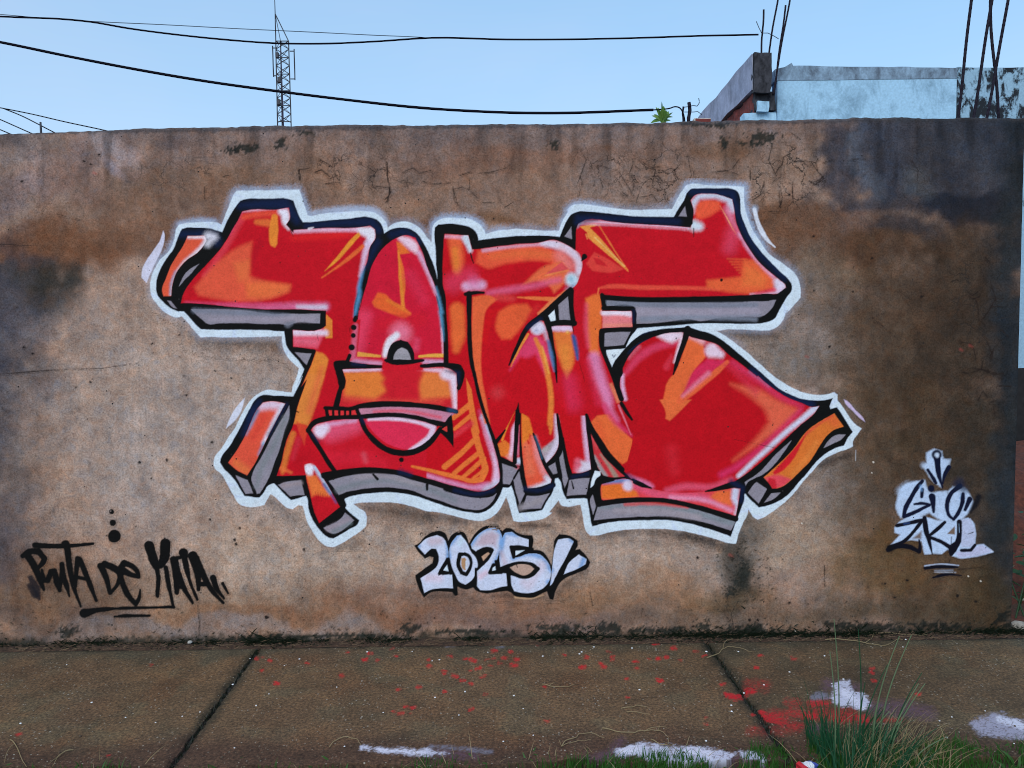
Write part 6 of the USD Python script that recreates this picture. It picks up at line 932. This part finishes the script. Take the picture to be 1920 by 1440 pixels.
# dead stalks among it
K = 500; X = rs.uniform(-2.5, 2.6, K); pxl = 960 + F * X / (D - 1.15); kp = rs.uniform(0, 1, K) < verge_density(pxl) * .7; X = X[kp]; K = len(X); Y = rs.uniform(-1.35, -1.06, K); an = rs.uniform(0, 6.28, K); h = rs.uniform(.02, .1, K)
base = np.stack([X, Y, np.full(K, -.02)], -1); tip = base + np.stack([np.cos(an) * h * 1.2, np.sin(an) * h * .6, h], -1)
part('/World', 'dry_grass', blades(base, tip, np.stack([0 * h, 0 * h, h * .5], -1), rs.uniform(.0007, .0014, K)), STRAW, label='pale dead grass stalks mixed into the green verge', cat='grass', kind='stuff')
K = 420; X = rs.uniform(-2.5, 2.6, K); pxl = 960 + F * X / (D - 1.15); kp = rs.uniform(0, 1, K) < verge_density(pxl) * .8; X = X[kp]; K = len(X); Y = rs.uniform(-1.3, -1.05, K); an = rs.uniform(0, 6.28, K); h = rs.uniform(.012, .04, K)
base = np.stack([X, Y, np.full(K, -.01)], -1); tip = base + np.stack([np.cos(an) * h, np.sin(an) * h, h * rs.uniform(.3, .9, K)], -1)
part('/World', 'broad_weeds', blades(base, tip, np.stack([0 * h, 0 * h, h * .6], -1), rs.uniform(.003, .007, K), 5), leaf('broad_leaf', (.05, .13, .03), (.16, .22, .07)), label='small broad leaved weeds among the grass at the near edge', cat='weeds', kind='stuff')
# tall clump at the right
YC = -1.12
cl = thing('tall_grass', 'tall clump of dark green reedy grass with long thin stalks', 'grass clump', (at_y(1600, 1440, YC)[0], YC, 0)); co = np.array([at_y(1600, 1440, YC)[0], YC, 0])
E_ = lambda x, y: at_y(1520 + x * 400 / 1920, 1140 + y * 400 / 1920, YC) - co
for k, (bx, tx, ty, bw) in enumerate([(360, 390, 160, -.01), (640, 940, 270, .02), (560, 810, 260, .02), (420, 680, 500, .02), (170, 145, 360, -.01), (300, 245, 130, -.008), (740, 1025, 600, .02), (700, 1030, 680, .02), (620, 950, 660, .015), (400, 450, 630, .01), (560, 740, 960, .02), (640, 830, 1020, .02), (840, 1125, 1070, .02), (900, 1165, 1135, .03), (620, 660, 830, .01), (210, 215, 1030, 0), (340, 350, 1000, 0)]):
    b0 = E_(bx, 1430); b0[2] = -.02; t0 = E_(tx, ty); n = 9; t = np.linspace(0, 1, n)[:, None]; P = b0 * (1 - t) + t0 * t; P[:, 0] -= bw * np.sin(np.pi * t[:, 0]) * 1.2; P[:, 1] += ((k * 7) % 9 - 4) * .012 * (1 - t[:, 0] * .3)
    part(cl, 'stalk', tube(P, np.linspace(.003, .0013, n), 6), PALE if k % 3 else REED, smooth=True)
K = 270; bx = rs.beta(1.3, 1.8, K) * 820 + 60; X = np.array([E_(x, 1430)[0] for x in bx]); Y = rs.normal(0, .07, K); h = (.06 + .19 * rs.uniform(0, 1, K) ** 1.3) * (1.1 - .5 * (bx - 60) / 900); ln = (bx - 250) / 900 * h * 1.1 + rs.normal(0, .03, K)
base = np.stack([X, Y, np.full(K, -.02)], -1); tip = base + np.stack([ln, rs.normal(0, .03, K), h], -1)
part(cl, 'blades', blades(base, tip, np.stack([-ln * .4, 0 * h, h * .15], -1), rs.uniform(.0014, .003, K), 6), REED, kind='stuff')
K = 260; bx = rs.uniform(200, 1150, K); X = np.array([E_(x, 1430)[0] for x in bx]); h = rs.uniform(.04, .14, K); ln = rs.normal(.03, .06, K); base = np.stack([X, rs.normal(0, .09, K), np.full(K, -.02)], -1); tip = base + np.stack([ln, rs.normal(0, .05, K), h], -1)
part(cl, 'dry_blades', blades(base, tip, np.stack([-ln * .3, 0 * h, h * .4], -1), rs.uniform(.0008, .0016, K), 6), STRAW, kind='stuff')
# dark weeds and moss along the foot of the wall
K = 15000; X = rs.uniform(-2.75, XR + .05, K); pxl = 960 + F * X / D
dn = np.interp(pxl, [0, 60, 110, 150, 250, 340, 480, 560, 760, 830, 1000, 1060, 1150, 1260, 1330, 1450, 1540, 1640, 1800, 1900], [.25, .2, .5, .7, .1, .55, .8, .6, .65, .55, .7, .9, .85, .6, .9, .9, .8, .9, .8, 1]) * sstep(.3, .62, fbm2(X, X * 0, 5, 3, 81)) * 1.5
kp = rs.uniform(0, 1, K) < dn; X, dn = X[kp], dn[kp]; K = len(X); Y = -.002 - rs.exponential(.016, K); h = .003 + rs.exponential(.008, K) * (.5 + dn); an = rs.uniform(0, 6.28, K); Z0 = rs.uniform(-.012, .008, K) + np.where(rs.uniform(0, 1, K) < .12, rs.exponential(.014, K), 0)
Y = np.where(Z0 > .01, -.006, Y)
base = np.stack([X, Y, Z0], -1); tip = base + np.stack([np.cos(an) * h * 1.1, -np.abs(np.sin(an)) * h * .8, h * rs.uniform(.2, 1, K)], -1)
part('/World', 'moss', blades(base, tip, np.stack([0 * h, 0 * h, h * .3], -1), rs.uniform(.0012, .0036, K), 3), DARKL, label='dark moss and tiny weeds along the foot of the wall', cat='moss', kind='stuff')
K = 700; X = rs.uniform(-2.7, XR, K); Y = rs.uniform(-.1, -.01, K); an = rs.normal(0, .5, K); L_ = rs.uniform(.01, .05, K); base = np.stack([X, Y, rs.uniform(0, .012, K)], -1); tip = base + np.stack([np.cos(an) * L_, np.sin(an) * L_ * .4, rs.uniform(-.004, .01, K)], -1)
part('/World', 'leaf_litter', blades(base, tip, np.stack([0 * L_, 0 * L_, L_ * .1], -1), rs.uniform(.0006, .0022, K), 4), simple('litter', (.14, .09, .05), .9, .6, 200), label='thin brown dead litter in the joint at the wall foot', cat='litter', kind='stuff')
# small weeds in the pavement joints
Ks = 420; tt = rs.uniform(0, 1, Ks); Yj = YF + (YB - YF) * tt; sel = rs.uniform(0, 1, Ks) < .5; Xj = np.where(sel, seam(s1, Yj), seam(s2, Yj)) + rs.normal(0, .006, Ks); hj = .004 + rs.exponential(.007, Ks); an = rs.uniform(0, 6.28, Ks)
base = np.stack([Xj, Yj, np.full(Ks, -.012)], -1); tip = base + np.stack([np.cos(an) * hj, np.sin(an) * hj, hj + .008], -1)
part('/World', 'joint_weeds', blades(base, tip, np.stack([0 * hj, 0 * hj, hj * .3], -1), rs.uniform(.0008, .002, Ks), 3), DARKL, label='tiny dark weeds growing in the two pavement joints', cat='weeds', kind='stuff')
# dry stems
def ground_pts(t, st):
    x0, y0, s_ = TILES[t]; P = np.array([[float(v) for v in w.split(',')] for w in st.split()]); P, _ = smooth_line(P, None, False, 3); return np.array([at_z(x0 + x * s_, y0 + y * s_, .004) for x, y in P])
STEMS = [('b', ["1045,1250 1100,1195 1210,1165 1300,1190 1330,1240"], 'arched dry stem beside the long white paint stripe'), ('c', ["1040,685 1110,705 1250,712 1330,695", "1105,703 1125,685 1150,680"], 'small forked dry twig in the middle of the centre slab'), ('c', ["1580,1080 1700,1112 1850,1125 1920,1112 2020,1105 2100,1110 2180,1170", "1960,1110 2060,1075 2160,1080", "2080,1105 2100,1060"], 'long branched dry stem above the big white paint patch'), ('c', ["1215,1245 1260,1192 1340,1172 1370,1138 1480,1130 1600,1175", "1215,1245 1300,1215 1390,1200 1480,1192", "1215,1245 1190,1190"], 'pale forked stem left of the big white paint patch'), ('c', ["1750,903 1850,895 1900,880 1990,900", "1800,935 1920,945 2010,965"], 'pair of yellow dry leaves on the centre slab'),
         ('d', ["600,450 710,410 745,372 800,352 900,365 1010,400", "745,372 760,310 800,285 835,285"], 'forked dry stem lying across the right pavement joint'), ('e', ["130,285 290,285 480,315 590,335 700,335 780,285 830,285", "490,315 545,280 570,225 700,225 880,245 1050,245", "430,225 570,225"], 'long branching dry twig near the wall at right'), ('a', ["90,1185 130,1220 190,1350 240,1440", "130,1220 60,1310 40,1400"], 'dry forked stem in the lower left corner'), ('a', ["660,1275 560,1310 500,1380 470,1440", "560,1310 520,1340 430,1420"], 'bundle of dry stalks at the near edge left of the joint'), ('e', ["1520,210 1580,200 1620,205 1720,180"], 'short pale stalk at the foot of the wall end'), ('a', ["780,270 850,266 920,270"], 'short pale straw at the wall foot under the black lettering'), ('d', ["420,1235 445,1160"], 'short upright straw beside the white paint patch'), ('d', ["100,1180 180,1230 250,1240 260,1180", "250,1240 300,1330"], 'bent straw on top of the white paint patch')]
for t, ls, lb in STEMS:
    ms = []
    for i, st in enumerate(ls):
        P = ground_pts(t, st); P[:, 2] += np.abs(np.sin(np.arange(len(P)) * .9)) * .004; ms.append(tube(P, np.linspace(.0019, .0009, len(P)) * (1 if i == 0 else .75), 6))
    tag(part('/World', 'dry_stem', cat(ms), STRAW, smooth=True), lb, 'dry stem')
# pebbles and grit
def pebble(seed):
    m = trimesh.creation.icosphere(1, 1.0); v = m.vertices; m.vertices = v * (1 + .35 * (meshkit.fbm(v * 1.3 + seed * 9.1, 2, seed)[:, None] - .5)) * [1, .85, .55]; return m
PB = [pebble(k) for k in range(6)]
def scatter_pebbles(pts, sizes):
    Vs, Fs, o = [], [], 0
    for (p, s_), k in zip(zip(pts, sizes), range(10**9)):
        b = PB[k % 6]; a = rs.uniform(0, 6.28); c_, sn = np.cos(a), np.sin(a); v = b.vertices * s_; v = np.stack([v[:, 0] * c_ - v[:, 1] * sn, v[:, 0] * sn + v[:, 1] * c_, v[:, 2]], -1) + p; Vs.append(v); Fs.append(b.faces + o); o += len(v)
    return (np.vstack(Vs), np.vstack(Fs))
K = 900; X = rs.uniform(-2.6, 2.6, K); Y = rs.uniform(-1.12, -.1, K); s_ = .0011 + rs.exponential(.0009, K)
PEB = usdkit.material(stage, '/World/Looks/grit', {"g": ("geometry", {}), "r": ("rgb_ramp", {"ramp": [(0, (.08, .055, .035)), (.6, (.16, .12, .08)), (.9, (.3, .26, .2)), (1, (.5, .48, .43))]}), "p": ("principled_bsdf", {"roughness": .85})}, [("g.random_per_island", "r.fac"), ("r.color", "p.base_color")], surface="p.BSDF")
part('/World', 'grit', scatter_pebbles(np.stack([X, Y, s_ * .2 + .001], -1), np.minimum(s_, .006)), PEB, smooth=True, label='fine pale grit scattered over the pavement slabs', cat='grit', kind='stuff')
FLK = {'b': "775,458 1385,395 1790,390 1530,940 175,688 640,518 500,772 385,878 1180,1245 190,1258 1110,712 330,455", 'c': "550,398 115,465 50,475 1505,350 1395,395 1375,412 1848,360 1045,433 290,963 785,788 345,752 690,1200 870,905 1915,735 75,805 960,1145", 'd': "597,392 885,392 825,930 822,875 1345,575 595,1195 1395,200 1115,690 935,765", 'e': "125,430 855,283 830,350 295,640 1270,980 1225,1165 190,680 1160,1015 1570,925 1830,1220", 'a': "185,1038 1640,975 1400,1030 825,850 1800,935 1130,985 600,510"}
pts, sz = [], []
for t, st in FLK.items():
    for w in st.split():
        x, y = map(float, w.split(',')); x0, y0, s0 = TILES[t]; p = at_z(x0 + x * s0, y0 + y * s0, .002); pts.append(p); sz.append(.0034 + .0026 * ((int(x) * 7) % 10) / 10)
part('/World', 'white_chips', scatter_pebbles(np.array(pts), sz), simple('white_chip', (.74, .76, .78), .7, .06, 50), smooth=True, label='white paint chips and pale stones scattered on the slabs', cat='chips', kind='stuff')
w0 = at_z(1554, 1201 - 0, 0)[0]
tag(part('/World', 'stone', scatter_pebbles([at_z(356, 1204, .01)], [.014]), simple('pale_stone', (.42, .4, .36), .9, .2, 60), smooth=True), 'pale stone at the wall foot below the black lettering', 'stone')
# crumpled packet in the grass
pk = at_z(1512, 1440, .02); pkx = thing('packet', 'crumpled red, white and blue packet half hidden in the grass', 'litter', tuple(pk), rotz=20)
def crumple(x0, x1, seed):
    b = trimesh.creation.box((x1 - x0, .035, .03)).subdivide().subdivide(); v = b.vertices + [(x0 + x1) / 2, 0, 0]; b.vertices = v + (np.stack([meshkit.noise(v * 70 + k * 3, seed + k) for k in range(3)], -1) - .5) * .012; return b
for x0, x1, c, nm in [(-.03, -.008, (.5, .02, .03), 'red_end'), (-.008, .018, (.75, .78, .82), 'white_label'), (.018, .034, (.05, .08, .35), 'blue_end')]: part(pkx, nm, crumple(x0, x1, 5), simple('packet_' + nm, c, .4, .05, 30), smooth=25)
# ------------------------------------------------------------------ beyond the right end of the wall
XE = XR + .02
part('/World', 'earth_bank', heightfield(XE + .0, 7, .1, 2.8, 120, 50, lambda X, Y: -.06 + .62 * sstep(.25, 1.6, Y + (fbm2(X, Y, 2, 3, 4) - .5) * .6) + (fbm2(X, Y, 7, 4, 6) - .5) * .14), ROOFDIRT, smooth=True, kind='structure')
bush = thing('leafy_weed', 'low leafy weed with pale leaves beside the right end of the wall', 'weed', (XE + .1, .3, 0)); rb = np.random.RandomState(5)
LB = [leaf('weed_leaf', (.03, .08, .03), (.10, .18, .07)), leaf('pale_weed_leaf', (.28, .27, .2), (.42, .38, .3))]
for k in range(130):
    p = np.array([rb.uniform(-.09, .5), rb.uniform(-.12, .35), rb.uniform(.02, .62) * rb.uniform(.5, 1)]); a = rb.uniform(0, 6.28); L_ = rb.uniform(.03, .075)
    part(bush, 'leaf', blade_mesh(p, p + np.array([np.cos(a) * L_, np.sin(a) * L_, rb.uniform(-.03, .03)]), L_ * .28, [0, 0, .01], 5, side=[-np.sin(a), np.cos(a), rb.uniform(-.5, .5)]), LB[k % 5 == 0], smooth=True)
for k in range(6): part(bush, 'stem', tube([(rb.uniform(.05, .25), rb.uniform(-.02, .2), -.06), (rb.uniform(-.05, .4), rb.uniform(-.1, .3), rb.uniform(.3, .55))], [.005, .002], 6), LB[0], smooth=True)
RUB = simple('rubble', (.3, .27, .23), .9, .4, 30, bump=.004)
for k in range(1): tag(part('/World', 'rubble_stone', scatter_pebbles([(XE + .05 + .09 * k + rb.uniform(-.02, .02), .05 + rb.uniform(0, .2), .0)], [rb.uniform(.03, .07)]), RUB, smooth=30), 'grey broken rubble lying past the right end of the wall', 'rubble')
